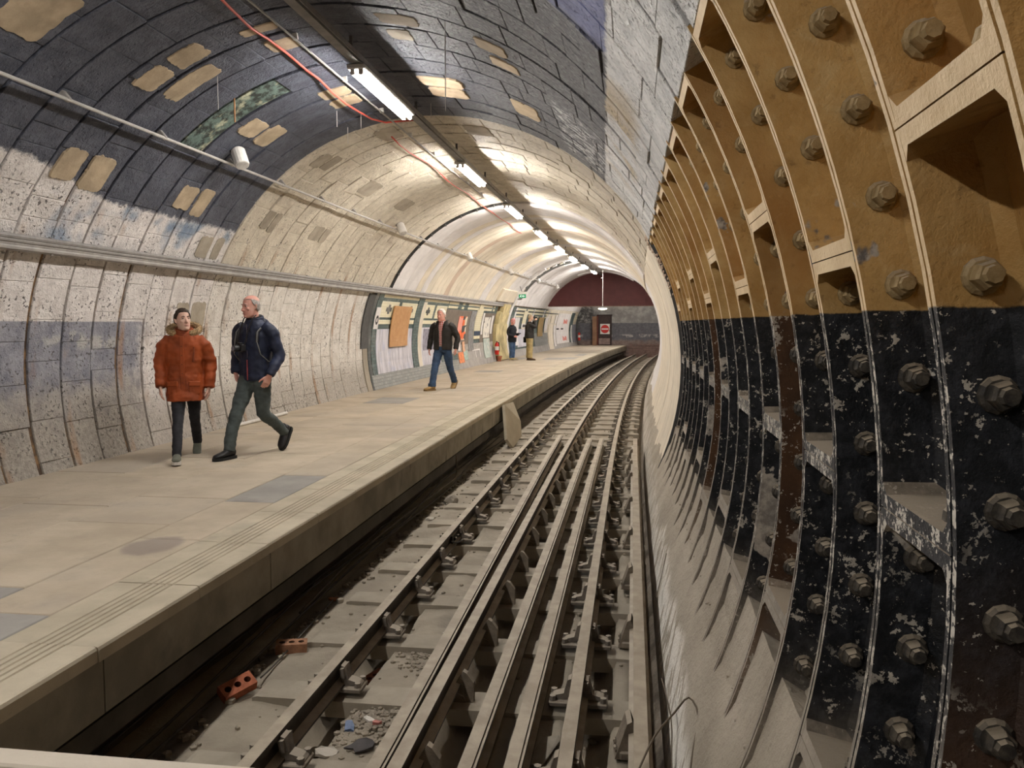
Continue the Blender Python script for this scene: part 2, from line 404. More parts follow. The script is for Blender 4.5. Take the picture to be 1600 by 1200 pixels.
def blocks(parent, t0, t1, k0, k1, step, limit, low_edge=None, skip=None):
    """lining blocks ring by ring; the largest in the picture are parts of their own, the rest one joined part"""
    todo = []
    for k in range(k0, k1):
        off = rng.uniform(0, step); t = t0; cuts = [t0]
        while True:
            t = cuts[-1]+step*rng.choice((1, 1, 1, .55, 1.4)) if len(cuts) > 1 else t0+max(3.0, off)
            if t > t1-2.6: break
            cuts.append(t)
        cuts.append(t1)
        for a, b in zip(cuts[:-1], cuts[1:]):
            m = T(jn(k)+.24, (a+b)/2); d = (m-Vector((0, 0, 1.5))).length
            if skip and skip(k, (a+b)/2): continue
            todo.append((d, k, a, b))
    todo.sort(); rest = MB()
    for i, (d, k, a, b) in enumerate(todo):
        mb = MB() if i < limit else rest
        jw = .014 if k < 22 else .009; gt = .035
        s0, s1 = jn(k)+jw*rng.uniform(.6, 1.5), jn(k+1)-jw*rng.uniform(.6, 1.5)
        if t0 > 150 and k in (14, 11): s1 -= .03
        ri = R+rng.choice((-.004, 0, .002, .006, .009))+rng.uniform(-.003, .003)
        last = low_edge is not None and a == t0
        mb.curved(s0, s1, a+(rng.uniform(-.5, .35) if last else gt), b-gt, ri, R+(.17 if last else .036), n=max(2, int((b-a)/2.2)), cham=.0045, ds=dsk)
        if i < limit: mb.build('lining_block', M_VAULT, parent)
    if todo[limit:]: tag(rest.build('lining_blocks_beyond', M_VAULT, parent), kind='stuff')
hole = lambda k, t: k == 14 and 107 < t < 130
blocks(ceil_o, IRON_T, TRAY0-.2, 0, 35, 6.6, 298, low_edge=True, skip=hole)
blocks(wl_o, TRAY0+.1, FLOOR_T+1.2, 7, 33, 7.4, 298)
# the missing block ring showing green stained backing
def green_mat():
    g = G('green_stained_backing'); n = g.noise(9, 5, .7); a = g.mix(n.step(.4, .6), (.03, .035, .03), (.12, .17, .15))
    g.col(g.mix(g.noise(4, 4).step(.55, .68), a, (.42, .42, .30))).rough(.9).bump(n, .02); return g.m
mb = MB(); mb.curved(jn(14)+.03, jn(15)-.03, 107, 131, R+.012, R+.03, n=10, ds=dsk); mb.build('exposed_backing', green_mat(), ceil_o)
# mortar repair patches, each a thin smear with a torn outline
M_PATCH = [plain('repair_mortar_tan', (.40, .315, .215), .9, .2, 4, bump=.004), plain('repair_mortar_grey', (.33, .285, .225), .9, .2, 4, bump=.004)]
PATCH = [  # s0, s1, th0, th1, kind
 (5.40, 5.88, 115.5, 124.6, 0), (5.02, 5.34, 117, 125, 0), (7.07, 7.36, 111.4, 117.0, 0), (7.07, 7.37, 118.4, 123.8, 0), (7.49, 7.77, 113.4, 123.3, 0), (7.2, 7.33, 99.3, 105.2, 0), (7.56, 7.83, 99.1, 104, 0),
 (9.03, 9.40, 118.5, 123.4, 0), (9.48, 9.80, 117.4, 123.9, 0), (7.04, 7.34, 138.1, 144, 0), (7.45, 7.78, 138.1, 144.8, 0), (9.07, 9.41, 138.6, 144, 0), (9.49, 9.76, 138, 144.8, 0),
 (9.05, 9.40, 76.5, 85, 0), (9.46, 9.85, 77, 84.6, 0), (7.15, 7.40, 76.6, 82.9, 1), (7.55, 7.82, 79.4, 83.2, 1), (7.19, 7.47, 62, 67.2, 0), (7.62, 7.87, 61, 66, 0), (9.14, 9.72, 61, 66.6, 0), (9.17, 9.45, 100, 105.8, 0), (9.52, 9.82, 100, 106, 0),
 (11.12, 11.38, 117.5, 122.9, 1), (11.42, 11.66, 116.8, 122.3, 1), (13.2, 13.8, 118, 124, 1), (15.18, 15.8, 118, 123.5, 1), (11.32, 11.56, 138.4, 143.6, 1), (11.60, 11.77, 138.4, 144.2, 1), (13.07, 13.49, 138.6, 143.3, 1), (13.53, 13.76, 138.6, 143.5, 1), (11.12, 11.7, 100, 105.4, 1), (11.3, 11.85, 78, 84.4, 1)]
def patch(parent, s0, s1, t0, t1, kind, rr):
    mb = MB(); n = 52; cs, ct = (s0+s1)/2, (t0+t1)/2; ra, rb = (s1-s0)/2, (t1-t0)/2; ring = []; ring2 = []
    ph = rr.uniform(0, 9)
    for i in range(n):
        a = 2*pi*i/n; c_, s_ = cos(a), sin(a); p = 8
        q = 1/((abs(c_)**p+abs(s_)**p)**(1/p)); w = 1+.09*mnoise.noise(Vector((c_*2.2+ph, s_*2.2, ph)))+.06*mnoise.noise(Vector((c_*7+ph, s_*7, ph)))+rr.uniform(-.03, .03)
        ring.append(T(cs+c_*q*ra*w, ct+s_*q*rb*w, R-.007)); ring2.append(T(cs+c_*q*ra*w*1.04, ct+s_*q*rb*w*1.04, R+.012))
    mid = []
    for i in range(n):
        a = 2*pi*i/n; c_, s_ = cos(a), sin(a); mid.append(T(cs+c_*ra*.55, ct+s_*rb*.55, R-.0095))
    vs = ring2+ring+mid+[T(cs, ct, R-.010)]
    fs = [(i, (i+1) % n, n+(i+1) % n, n+i) for i in range(n)]+[(n+i, n+(i+1) % n, 2*n+(i+1) % n, 2*n+i) for i in range(n)]+[(2*n+i, 2*n+(i+1) % n, 3*n) for i in range(n)]
    mb.add(vs, fs); return mb.build('mortar_patch', M_PATCH[kind], parent, smooth=False)
for p in PATCH: patch(ceil_o, *p, rng)
for p in [(10.06, 10.34, 165, 170.6, 1), (10.42, 10.78, 164.6, 170.8, 1)]: patch(wl_o, *p, rng)
for p in [(10.07, 10.36, 148.8, 154.0, 1), (10.46, 10.66, 148.4, 154, 1)]: patch(ceil_o, *p, rng)
# smooth plaster rings further on: one panel each
tints = {35: M_PW, 36: M_PW, 37: M_PW, 38: M_PW, 39: M_PC, 40: M_PW, 41: M_PG, 42: M_PC, 43: M_PC, 44: M_PC, 45: M_PT, 46: M_PC, 47: M_PC}
k = 35; first = True
while jn(k) < 56:
    w = 2 if (k < 39 or k > 48) else 1
    m = tints.get(k, (M_PC, M_PG, M_PC, M_PW)[(k//2) % 4] if k < 62 else M_PW)
    mb = MB(); mb.curved(jn(k)+.012, jn(k+w)-.012, IRON_T, TRAY0-.1, R-.028, R+.04, n=22, cham=.01); mb.build('plaster_ring', m, ceil_o, smooth=False)
    if jn(k) > 44: mb = MB(); mb.curved(jn(k)+.012, jn(k+w)-.012, TRAY0, FLOOR_T+2, R-.02, R+.04, n=8, cham=.01); mb.build('plaster_ring', M_PG, wl_o)
    k += w
# clips along the dark edge of the first plaster ring
M_DKM = plain('dark_steel', (.06, .06, .06), .5, .2)
mb = MB(); mb.curved(jn(35)-.012, jn(35)+.012, 92, TRAY0, R-.034, R+.03, n=20); mb.build('edge_strip', M_DKM, ceil_o)
for t in range(99, 155, 7): mb = MB(); mb.curved(jn(35)-.10, jn(35), t, t+.7, R-.05, R+.0, n=1); mb.build('edge_clip', M_DKM, ceil_o)
# the far part of the wall facing the platform: flush plaster, from the last open iron ring on
k = 19
while jn(k) < 55:
    w = 1 if k < 36 else 4
    mb = MB(); mb.curved(jn(k)+.006, jn(k+w)-.006, -24, IRON_T, R+rng.uniform(-.004, .004), R+.10, n=12, cham=.004, ns=max(1, w//2))
    mb.build('plaster_ring', M_PC if k < 40 else M_PW, wr_o, smooth=False); k += w
mb = MB(); mb.curved(jn(19)-.03, jn(19)+.0, -24, IRON_T, R-.012, R+.17, n=16); mb.build('end_flange', M_DKM, wr_o)
mb = MB()
for i in range(150):                           # torn edge where the lining steps in
    q = i/150; th_ = 31-15*q+rng.uniform(-.6, .6); sv = jn(19)+rng.uniform(-.05, .12)+.5*max(0, .35-q); r_ = rng.uniform(.012, .04)*(1.2-q*.7)
    mb.ball(T(sv, th_, R-.004+rng.uniform(-.008, .014)), (r_*.6, r_*rng.uniform(.7, 1.8), r_*rng.uniform(.6, 1.5)), 5, 3, rot=Matrix.Rotation(rng.uniform(0, 3), 3, 'X'))
tag(mb.build('torn_plaster_edge', M_PT, wr_o), kind='stuff')
# cast iron segments with bolts
def bolt_me():
    mb = MB()
    mb.tube([(0, .012, 0), (0, -.010, 0), (0, -.016, 0)], [.040, .038, .031], 12)
    hexa = [(.029*cos(pi*i/3+.3), .029*sin(pi*i/3+.3)) for i in range(6)]
    mb.loft([[Vector((x*q, y, z*q)) for x, z in hexa] for q, y in ((1, -.012), (1.03, -.030), (1.0, -.042), (.84, -.052))])
    mb.tube([(0, -.05, 0), (0, -.066, 0)], [.02, .017], 8)
    return mb.mesh('bolt', M_BOLT)
BOLT = bolt_me(); BOLT_ANG = [3.37+3.9*i for i in range(-7, 7)]
nb_ = 0
def iron_seg(k, a, b, rust, endcaps, bolts=True):
    mb = MB(); t = .0195; g_ = .0045; s0, s1 = jn(k)+g_, jn(k+1)-g_; D = .155
    prof = [(s0, .12, 0), (s0, 0, 1), (s0+t, 0, 0), (s0+t+.004, D-.03, 0), (s0+t+.03, D, 0), (s1-t-.03, D, 0), (s1-t-.004, D-.03, 0), (s1-t, 0, 1), (s1, 0, 0), (s1, .12, 0)]
    n = max(1, int((b-a)/2.4)); e = .03
    for i in range(len(prof)-1):
        vs = []; wob = lambda j, i_=i: 0
        for j in range(n+1):
            tt = a+e+(b-a-2*e)*j/n
            vs += [T(prof[i][0], tt, R+prof[i][1]), T(prof[i+1][0], tt, R+prof[i+1][1])]
        mb.add(vs, [(2*j, 2*j+1, 2*j+3, 2*j+2) for j in range(n)], prof[i][2])
    th = math.degrees(.036/R)
    for lo, hi, on in ((a+e, a+e+th, endcaps[0]), (b-e-th, b-e, endcaps[1])):
        if not on: continue
        vs = [T(sv, tv, rv) for sv in (s0+t*.7, s1-t*.7) for tv in (lo, hi) for rv in (R, R+D+.005)]
        mb.add(vs, [(0, 2, 6, 4)], 1); mb.add(vs, [(0, 1, 3, 2), (4, 6, 7, 5), (0, 4, 5, 1), (2, 3, 7, 6)], 0)
        # gusset fillets in the corners
        sg = .028
        for sv, d in ((s0+t, 1), (s1-t, -1)):
            tv = hi if lo == a+e else lo; q = math.degrees(sg/R)*(1 if lo == a+e else -1)
            w_ = [T(sv, tv, R), T(sv+d*sg, tv, R), T(sv, tv+q, R), T(sv, tv, R+D), T(sv+d*sg, tv, R+D), T(sv, tv+q, R+D)]
            mb.add(w_, [(0, 1, 2)], 1); mb.add(w_, [(1, 4, 5, 2)], 0)
    o = mb.build('iron_segment', [M_IRON[rust], M_RIM], wr_o)
    return o
def put_bolt(par, s_, th_, r_, rot=(0, 0, 0)):
    return inst('bolt', BOLT, par, T(s_, th_, r_), rot)
bolts_todo = []
for k in range(-4, 19):
    if k % 2 == 0: cuts = [-24.5, 1.7, 29.6]
    elif k % 4 == 1: cuts = [-24.5, -13.4, 13.2, IRON_T+.3]
    else: cuts = [-24.5, -10.5, 16.6 if k < 0 else 17.4, IRON_T+.3]
    for a, b in zip(cuts[:-1], cuts[1:]):
        rust = 1 if (k == 3 and b < 20) or (k == 9 and a < -8) else 2 if k < 0 else 0
        o = iron_seg(k, a, b, rust, (a > -24, b < IRON_T))
        for th_ in BOLT_ANG:
            if a+2.0 < th_ < b-1.6 and -20 < th_:
                bolts_todo.append((o, jn(k+1)-.0045-.0195, th_+rng.uniform(-.15, .15), R+.088))
        # bolts of the cross joints
        if -20 < a and k < 8: bolts_todo.append((o, jn(k)+.15, a+.85, R+.075, (radians(-90+a), 0, radians(rng.uniform(-20, 20)))))
bolts_todo.sort(key=lambda q: q[1])
for q in bolts_todo[:300]: put_bolt(*q)
# ---------------------------------------------------------------- platform
floor_o = MB(); PE = -2.46
floor_o.sweep([(-5.95, -.03), (PE-.02, -.03), (PE-.02, -.12), (-5.95, -.12)], [SB, 0, 3, 6, 9]+[11+i*1.5 for i in range(32)])
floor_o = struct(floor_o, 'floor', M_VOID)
def slab(parent, name, s0, s1, x0, x1, z, mat, th=.035, ns=2, nx=1):
    mb = MB(); c = .006
    def pl(s_, x_, z_): return fw(s_, x_, z_)
    S_ = [s0+(s1-s0)*i/ns for i in range(ns+1)]
    top = []; sk = []
    for i, sv in enumerate(S_):
        q = c if i == 0 else (-c if i == ns else 0)
        top.append((pl(sv+q, x0+c, z), pl(sv+q, x1-c, z))); sk.append((pl(sv, x0, z-c), pl(sv, x1, z-c)))
    vs = [v for p in top for v in p]+[v for p in sk for v in p]+[Vector(v)-Vector((0, 0, th)) for p in sk for v in p]
    N = ns+1; fs = [(2*i, 2*i+1, 2*i+3, 2*i+2) for i in range(ns)]
    per = [2*i+1 for i in range(N)]+[2*i for i in range(N-1, -1, -1)]
    for o_ in (0, 2*N):
        for a, b in zip(per, per[1:]+per[:1]): fs.append((a+o_, b+o_, b+o_+2*N, a+o_+2*N))
    mb.add(vs, fs); return mb.build(name, mat, parent)
rows = [-2.972, -3.43, -4.28, -5.08, -5.93]
for ri in range(4):
    x1, x0 = rows[ri]-.004, rows[ri+1]+.004; s_ = -2.0+rng.uniform(0, .6)-(0 if ri != 1 else .1)
    while s_ < SE:
        L = rng.choice((.92, 1.22, 1.22, 1.5)) if s_ < 30 else 1.9
        dark = (ri < 2 and s_ < 3.5 < s_+L) or (ri == 0 and s_ < 7.3 < s_+L) or (rng.random() < .04 and s_ > 9)
        slab(floor_o, 'paving_slab', s_+.004, min(s_+L, SE)-.004, x0, x1, rng.uniform(-.002, .002), M_SLABG if dark else M_SLAB); s_ += L
s_ = -2.05
while s_ < SE:                                 # coping stones with ribbed treads
    e_ = min(s_+.915, SE); mb = MB()
    dx, dz = rng.uniform(-.004, .004), rng.uniform(-.003, .002)
    pr = [(-2.966, -.06), (-2.966, 0)]
    if s_ < 24:
        for i in range(5): x = -2.80+i*.042; pr += [(x, 0), (x+.004, -.007), (x+.012, -.007), (x+.016, 0)]
    pr += [(PE-.018+dx, 0), (PE-.006+dx, -.004), (PE+dx, -.018), (PE+dx, -.075), (PE-.05, -.075)]
    L_ = [s_+.004, (s_+e_)/2, e_-.004]
    mb.sweep([(x, z+dz) for x, z in pr], L_); mb.build('coping_stone', M_COPE, floor_o); s_ += .915
ss = [SB, 0, 2.5]+[3.2+i*.9 for i in range(60)]
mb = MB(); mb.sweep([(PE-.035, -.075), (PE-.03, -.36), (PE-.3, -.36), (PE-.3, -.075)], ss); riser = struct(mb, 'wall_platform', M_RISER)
s_ = -2.0
while s_ < SE:                                 # precast units of the platform face
    e_ = min(s_+1.83, SE); mb = MB()
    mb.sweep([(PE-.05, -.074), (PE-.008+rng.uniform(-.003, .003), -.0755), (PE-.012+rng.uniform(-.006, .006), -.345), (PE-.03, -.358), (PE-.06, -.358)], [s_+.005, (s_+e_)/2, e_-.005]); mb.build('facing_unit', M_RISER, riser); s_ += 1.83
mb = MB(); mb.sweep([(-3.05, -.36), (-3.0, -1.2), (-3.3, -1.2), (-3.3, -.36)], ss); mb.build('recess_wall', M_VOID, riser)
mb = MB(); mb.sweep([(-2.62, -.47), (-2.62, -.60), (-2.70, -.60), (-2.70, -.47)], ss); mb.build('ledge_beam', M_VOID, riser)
# ---------------------------------------------------------------- track bed
def bed_z(s_, x):
    v = Vector((x*1.0, s_*1.0, 0)); z = -.83+.035*mnoise.noise(v*1.3)+.018*mnoise.noise(v*4.1)+.010*mnoise.noise(v*11)
    if x < -2.45: z -= .16*min(1, (-2.45-x)/.3)
    for a, b in ((-1.90, -1.66), (-1.10, -.86), (-.36, -.10), (.02, .30)): z -= (.30 if a > 0 else .15)*min(1, max(0, min(x-a, b-x)/.05))
    return z
mb = MB(); vs = []; xs = [-3.1+i*.045 for i in range(80)]; ss = [1.0+i*.075 for i in range(220)]+[17.5+i*.5 for i in range(80)]
uvs = []
for sv in ss:
    for x in xs: vs.append(fw(sv, x, bed_z(sv, x)))
nx = len(xs); mb.add(vs, [(i*nx+j, i*nx+j+1, (i+1)*nx+j+1, (i+1)*nx+j) for i in range(len(ss)-1) for j in range(nx-1)])
bed = tag(mb.build('floor.001', M_DUST, smooth=True), kind='structure')
SLEEP = [3.02+.89*i for i in range(60)]
for i, sv in enumerate(SLEEP):
    mb = MB(); w = .125; zt = -.798+rng.uniform(-.006, .006); tl = rng.uniform(-.02, .02)
    mb.sweep([(-2.34+tl, zt-.1), (-2.33+tl, zt-.008), (-2.3+tl, zt), (-1.2, zt+rng.uniform(-.004, .004)), (.06+tl, zt), (.1+tl, zt-.01), (.1+tl, zt-.1)], [sv-w, sv-w+.01, sv+w-.01, sv+w])
    mb.build('sleeper', M_SLEEP, bed)
    if sv < 20 and i % 1 == 0:                 # concrete filling slabs between the sleepers
        mb = MB(); z2 = zt-.03
        mb.sweep([(-1.62, z2-.06), (-1.60, z2), (-1.13, z2+rng.uniform(-.01, .01)), (-1.11, z2-.06)], [sv+.15, sv+.17, sv+.50+rng.uniform(0, .1), sv+.53+rng.uniform(.06, .12)]); mb.build('infill_slab', M_DUST, bed)
# haunch of concrete under the iron wall
def bench_pr(s_):
    pr = []
    for i in range(9):
        q = i/8
        if q <= .5: x = .205+.208*q*2; z = -.75+.47*q*2+.02*sin(q*2*pi)
        else: t = radians(-21.5+8*(q-.5)*2); x = CX+(R+.022)*cos(t); z = CZ+(R+.022)*sin(t)
        d = .014*mnoise.noise(Vector((x*3, s_*1.2, z*3)))+.009*mnoise.noise(Vector((x*9, s_*4, z*9)))
        pr.append((x+d, z-d*.3))
    return pr
mb = MB(); rings = []; 
for i in range(180):
    sv = .6+i*.12 if i < 150 else 18.6+(i-150)*1.3
    p_ = bench_pr(sv)+[(.80, .02), (.80, -1.0), (.2, -1.0)]
    rings.append([fw(sv, x, z) for x, z in p_])
mb.loft(rings); bench = tag(mb.build('trim_1', M_BENCH, smooth=False), kind='structure')
# crumbled infill banked up at the foot of the flanges
mb = MB(); vs = []; NS, NT = 210, 16
for i in range(NS):
    sv = 1.0+i*.0525
    for j in range(NT):
        th_ = -25+14.5*j/(NT-1); q = max(0.0, min(1.0, (th_+18.5)/7)); q = q*q*(3-2*q)
        nz = mnoise.noise(Vector((sv*1.6, th_*.12, 3)))*.035+mnoise.noise(Vector((sv*6, th_*.5, 7)))*.018+mnoise.noise(Vector((sv*17, th_*1.6, 1)))*.007
        vs.append(T(sv, th_, R+.016+.145*q+nz*(.35+.65*q)))
mb.add(vs, [(i*NT+j, i*NT+j+1, (i+1)*NT+j+1, (i+1)*NT+j) for i in range(NS-1) for j in range(NT-1)]); mb.build('debris_bank', M_BENCH, bench, smooth=True)
mb = MB()
for i in range(500):
    sv = rng.uniform(1.6, 11); th_ = rng.uniform(-20, -13); q = max(0.0, min(1.0, (th_+20.5)/9)); p = T(sv, th_, R+.012+.145*q*q*(3-2*q)); r_ = rng.uniform(.004, .016)
    mb.ball(p, (r_, r_*rng.uniform(.7, 1.4), r_*.7), 5, 3)
tag(mb.build('crumbled_infill', M_BENCH, bench), kind='stuff')
M_CHIPW = plain('white_plaster_chip', (.62, .58, .53), .8, .1)
# ---------------------------------------------------------------- ends of the tunnel
def disc(s_, z0, z1, mat, name, r=R+.3, thick=.1, xr=None):
    mb = MB(); n = 40; pts = []
    for i in range(n):
        a = 2*pi*i/n; x, z = CX+r*cos(a), CZ+r*sin(a); z = max(z0, min(z1, z)); pts.append((x, z))
    mb.sweep(pts, [s_, s_+thick]); return struct(mb, name, mat)
def endwall_mat():
    g = G('end_wall_paint'); x, y, z = g.xyz(); n = g.noise(1.6, 5, .65); n2 = g.noise(6, 5, .7)
    up_ = g.mix(n.step(.35, .65), (.25, .245, .235), (.48, .47, .45)); up_ = g.mix((1-(x+(n-.5)*2).step(-3.2, -2.2))*n2.step(.35, .55)*.9, up_, (.05, .05, .05))
    mid = g.mix(n2.step(.3, .7), (.10, .10, .115), (.17, .17, .185)); low = g.mix(n2.step(.35, .65), (.20, .14, .12), (.27, .22, .20))
    c = g.mix((z+(n2-.5)*.1).step(1.5, 1.55), mid, up_); c = g.mix((z+(n-.5)*.5).step(.25, .45), low, c)
    c = g.mix((z+(n2-.5)*.25).box(.55, .75, .06)*n.step(.5, .6), c, (.45, .42, .40)); c = g.mix((1-(x+(n-.5)*1.6).step(-4.0, -3.4))*.7, c, (.07, .068, .065))
    g.col(c).rough(.8).bump(n2, .01); return g.m
disc(SE, -1.4, 9, endwall_mat(), 'wall_back'); disc(SB-.1, -1.4, 9, M_PG, 'wall_front')
mb = MB()                                      # low brick foot of the end wall, built brick by brick
wb_ = bpy.data.objects['wall_back']
mb = MB(); mb.box((0, 0, 0), (.44, .06, .14), bev=.012); BRK = mb.mesh('brick', conc('end_wall_brick', (.19, .12, .10), (.29, .20, .17), 6))
for r_ in range(6):
    for c_ in range(7):
        p = fw(SE-.02, -2.3+c_*.46+(.23 if r_ % 2 else 0), -.75+r_*.155); inst('brick', BRK, wb_, p, (0, 0, fyaw(SE)))
mb = MB(); n = 30; pts = []
for i in range(n+1):
    a = radians(26.5+(153.5-26.5)*i/n); pts.append((CX+(R+.02)*cos(a), CZ+(R+.02)*sin(a)))
mb.sweep(pts, [44.0, 44.06]); bulk = struct(mb, 'trim_2', plain('dark_red_board', (.105, .028, .028), .55, .12, 3))
for x in (-4.55, -.42): mb = MB(); mb.sweep([(x, 2.41), (x+.03, 2.41), (x+.03, 3.2), (x, 3.2)], [43.97, 44.0]); mb.build('cover_strip', bulk.data.materials[0], bulk)
mb = MB(); mb.sweep([(-5.5, 2.39), (-5.5, 2.43), (.1, 2.43), (.1, 2.39)], [43.94, 44.08]); mb.build('bottom_batten', plain('batten_wood', (.22, .14, .10)), bulk)
# ---------------------------------------------------------------- tiled mural on the platform wall
def tile_mat(name, a, b, grout, tw=.15, th=.075, worn=.35, worncol=(.36, .35, .33)):
    g = G(name); s, t = g.uv(); n = t.g.new('ShaderNodeTexBrick'); g.put(n.inputs['Vector'], g.comb(s, t*(R*pi/180), 0.0))
    n.inputs['Scale'].default_value = 1; n.inputs['Brick Width'].default_value = tw; n.inputs['Row Height'].default_value = th; n.inputs['Mortar Size'].default_value = .006
    n.inputs['Color1'].default_value = (*a, 1); n.inputs['Color2'].default_value = (*b, 1); n.inputs['Mortar'].default_value = (*grout, 1)
    w = g.noise(2.6, 5, .65).step(.5, .66)*worn
    g.col(g.mix(w, n.outputs['Color'], worncol)).rough(.35); g.bump(1-S(g, n.outputs['Fac']), .004); return g.m
M_TG = tile_mat('green_tiles', (.045, .085, .085), (.10, .155, .155), (.06, .07, .07)); M_TC = tile_mat('cream_tiles', (.78, .72, .52), (.82, .76, .57), (.72, .66, .47), worn=.15)
M_TD = tile_mat('dark_tiles', (.05, .06, .062), (.08, .09, .09), (.05, .05, .05)); M_TP = tile_mat('plinth_tiles', (.25, .27, .26), (.36, .37, .36), (.22, .22, .21), worn=.5, worncol=(.30, .29, .27))
M_TB = plain('brown_grey_board', (.17, .14, .115), .7, .15, 5)
def streak_mat(name, a, b, c):
    g = G(name); n = g.noise(1, 5, .7, g.scale((9, 9, 1.3))); n2 = g.noise(3, 4)
    g.col(g.mix(n2.step(.5, .7)*.6, g.mix(n.step(.35, .65), a, b), c)).rough(.75).bump(n, .004); return g.m
M_SHEET = streak_mat('lavender_grey_sheet', (.40, .39, .44), (.66, .64, .69), (.46, .49, .64))
def wpan(name, s0, s1, z0, z1, r, mat, parent=None, n=None, th=.012):
    t1, t0 = wz(z0), wz(z1); mb = MB(); m = n or max(2, int((t1-t0)/4)); mb.curved(s0, s1, t0, t1, R-r-th, R-r+.004, n=m, cham=.002, ns=max(1, int((s1-s0)/1.5)))
    return mb.build(name, mat, parent)
W = wl_o
wpan('tile_base', 17.86, 32.3, -.02, 2.23, -.002, M_TG, W); wpan('tile_base', 35.2, 56.9, -.02, 2.24, -.002, M_TG, W)
wpan('torn_tile_edge', 17.42, 17.86, .95, 2.17, .0, M_DKM, W, th=.03); wpan('torn_tile_edge', 17.55, 17.84, -.02, .95, .0, M_BENCH, W, th=.02)
wpan('edge_pilaster', 17.86, 18.06, -.02, 2.23, .014, M_TD, W, th=.012)
def bay(s0, s1, cross, strips=True, poster=True):
    L = s1-s0; P = lambda a, b, z0, z1, m, r=.012, nm='tile_panel': wpan(nm, a, b, z0, z1, r, m, W)
    P(s0, s1, 2.12, 2.185, M_TC)
    m_ = s0+L*.5
    P(s0, m_-.12, 1.66, 2.035, M_TC); P(m_+.12, s1, 1.66, 2.035, M_TC)
    P(s0, s1, 1.50, 1.60, M_TC)
    for c_ in cross:
        wpan('cross_tiles', c_-.20, c_+.20, 1.80, 1.90, .026, M_TD, W, th=.004); wpan('cross_tiles', c_-.07, c_+.07, 1.745, 1.965, .027, M_TD, W, th=.004)
bay(18.42, 21.38, (19.05, 20.86)); bay(21.95, 24.6, (22.55, 24.0))
wpan('green_pilaster', 18.08, 18.40, .3, 2.2, .012, M_TG, W, th=.02); wpan('green_pilaster', 21.40, 21.90, .3, 2.2, .012, M_TG, W, th=.02)
wpan('white_pilaster_strip', 21.92, 22.25, .3, 2.1, .026, M_PG, W, th=.006)
wpan('grey_sheet', 18.44, 21.36, .33, 1.38, .012, M_SHEET, W); wpan('grey_sheet', 22.0, 24.3, .33, 1.40, .012, M_SHEET, W); wpan('dark_sheet', 22.45, 23.6, .75, 1.36, .026, plain('slate_sheet', (.24, .23, .28), .8), W, th=.004)
wpan('plinth', 17.95, 26.4, -.01, .325, .012, M_TP, W, th=.02); wpan('plinth', 26.4, 32.3, -.01, .52, .012, plain('grey_plinth', (.36, .34, .325), .8, .15, 3), W, th=.02)
wpan('brown_board', 24.62, 28.6, .80, 1.95, .012, M_TB, W, th=.02); wpan('grey_board', 28.0, 28.78, .55, 1.95, .034, plain('slate_grey_board', (.22, .215, .215), .8), W, th=.01)
wpan('grey_field', 24.62, 32.2, .52, .80, .012, plain('warm_grey_field', (.36, .335, .31), .8), W, th=.016); wpan('brown_board', 29.85, 32.2, .80, 1.9, .012, M_TB, W, th=.016)
for a, b in ((24.7, 25.9), (26.45, 26.75), (27.3, 29.0), (29.6, 31.2), (31.5, 31.75)):
    wpan('tile_panel', a, b, 2.11, 2.18, .012, M_TC, W); wpan('tile_panel', a, b, 1.985, 2.06, .012, M_TC, W)
wpan('cream_column', 28.84, 29.8, .95, 2.0, .034, M_TC, W, th=.012); wpan('cream_column', 29.0, 29.6, 2.0, 2.2, .034, M_TC, W, th=.012); wpan('blue_band', 28.84, 29.8, 1.07, 1.24, .05, plain('dark_blue_band', (.03, .05, .09), .6), W, th=.006)
wpan('white_strip', 29.95, 30.2, 1.1, 1.9, .034, M_PW, W); wpan('white_strip', 31.58, 31.9, 1.11, 1.82, .034, M_PW, W)
for x in (29.0, 29.7): wpan('frame_bar', x, x+.09, .28, .55, .034, M_PW, W, th=.008)
wpan('frame_bar', 28.5, 29.75, .53, .58, .036, M_PW, W, th=.008)
# second tiled stretch beyond the portal
wpan('plinth', 35.3, 56.8, -.01, .32, .012, plain('grey_plinth_far', (.38, .36, .34), .8, .15, 3), W, th=.02)
for a, b in ((36.4, 38.6), (39.0, 40.6), (41.0, 43.6), (44.4, 45.3), (45.7, 46.5), (54.6, 56.4)):
    wpan('tile_panel', a, b, 2.11, 2.19, .012, M_TC, W); wpan('tile_panel', a, b, 1.95, 2.03, .012, M_TC, W)
wpan('cream_column', 38.3, 39.2, 1.25, 2.1, .034, M_TC, W, th=.01); wpan('grey_sheet', 37.4, 40.4, .4, 1.25, .02, M_SHEET, W); wpan('white_panel', 36.5, 37.6, .5, 1.78, .03, M_PW, W); wpan('white_panel', 38.2, 39.8, 1.3, 1.5, .05, M_PW, W, th=.006)
wpan('dark_panel', 38.5, 39.5, 1.34, 1.46, .06, M_DKM, W, th=.006); wpan('grey_field', 42.0, 46.0, .32, 1.0, .012, M_TP, W, th=.014)
wpan('white_column', 46.1, 47.6, .02, 1.45, .04, M_PC, W); wpan('white_column', 46.5, 47.4, 1.55, 1.95, .04, M_PC, W); wpan('white_column', 47.95, 48.6, .15, 1.4, .04, M_PW, W); wpan('white_column', 48.0, 48.5, 1.5, 2.0, .04, M_PW, W)
wpan('green_pilaster', 53.9, 55.1, .25, 2.2, .02, M_TG, W, th=.03); wpan('white_column', 54.4, 54.8, .2, 1.4, .055, M_PW, W); wpan('tile_panel', 55.2, 56.5, 1.62, 1.9, .02, M_TC, W)
for a in (36.15, 40.75, 43.75, 45.45, 54.1): wpan('white_upright', a, a+.28, .35 if a < 41 else 1.2, 2.22, .016, M_PW, W, th=.012)   # ladder like frame of pale tiles
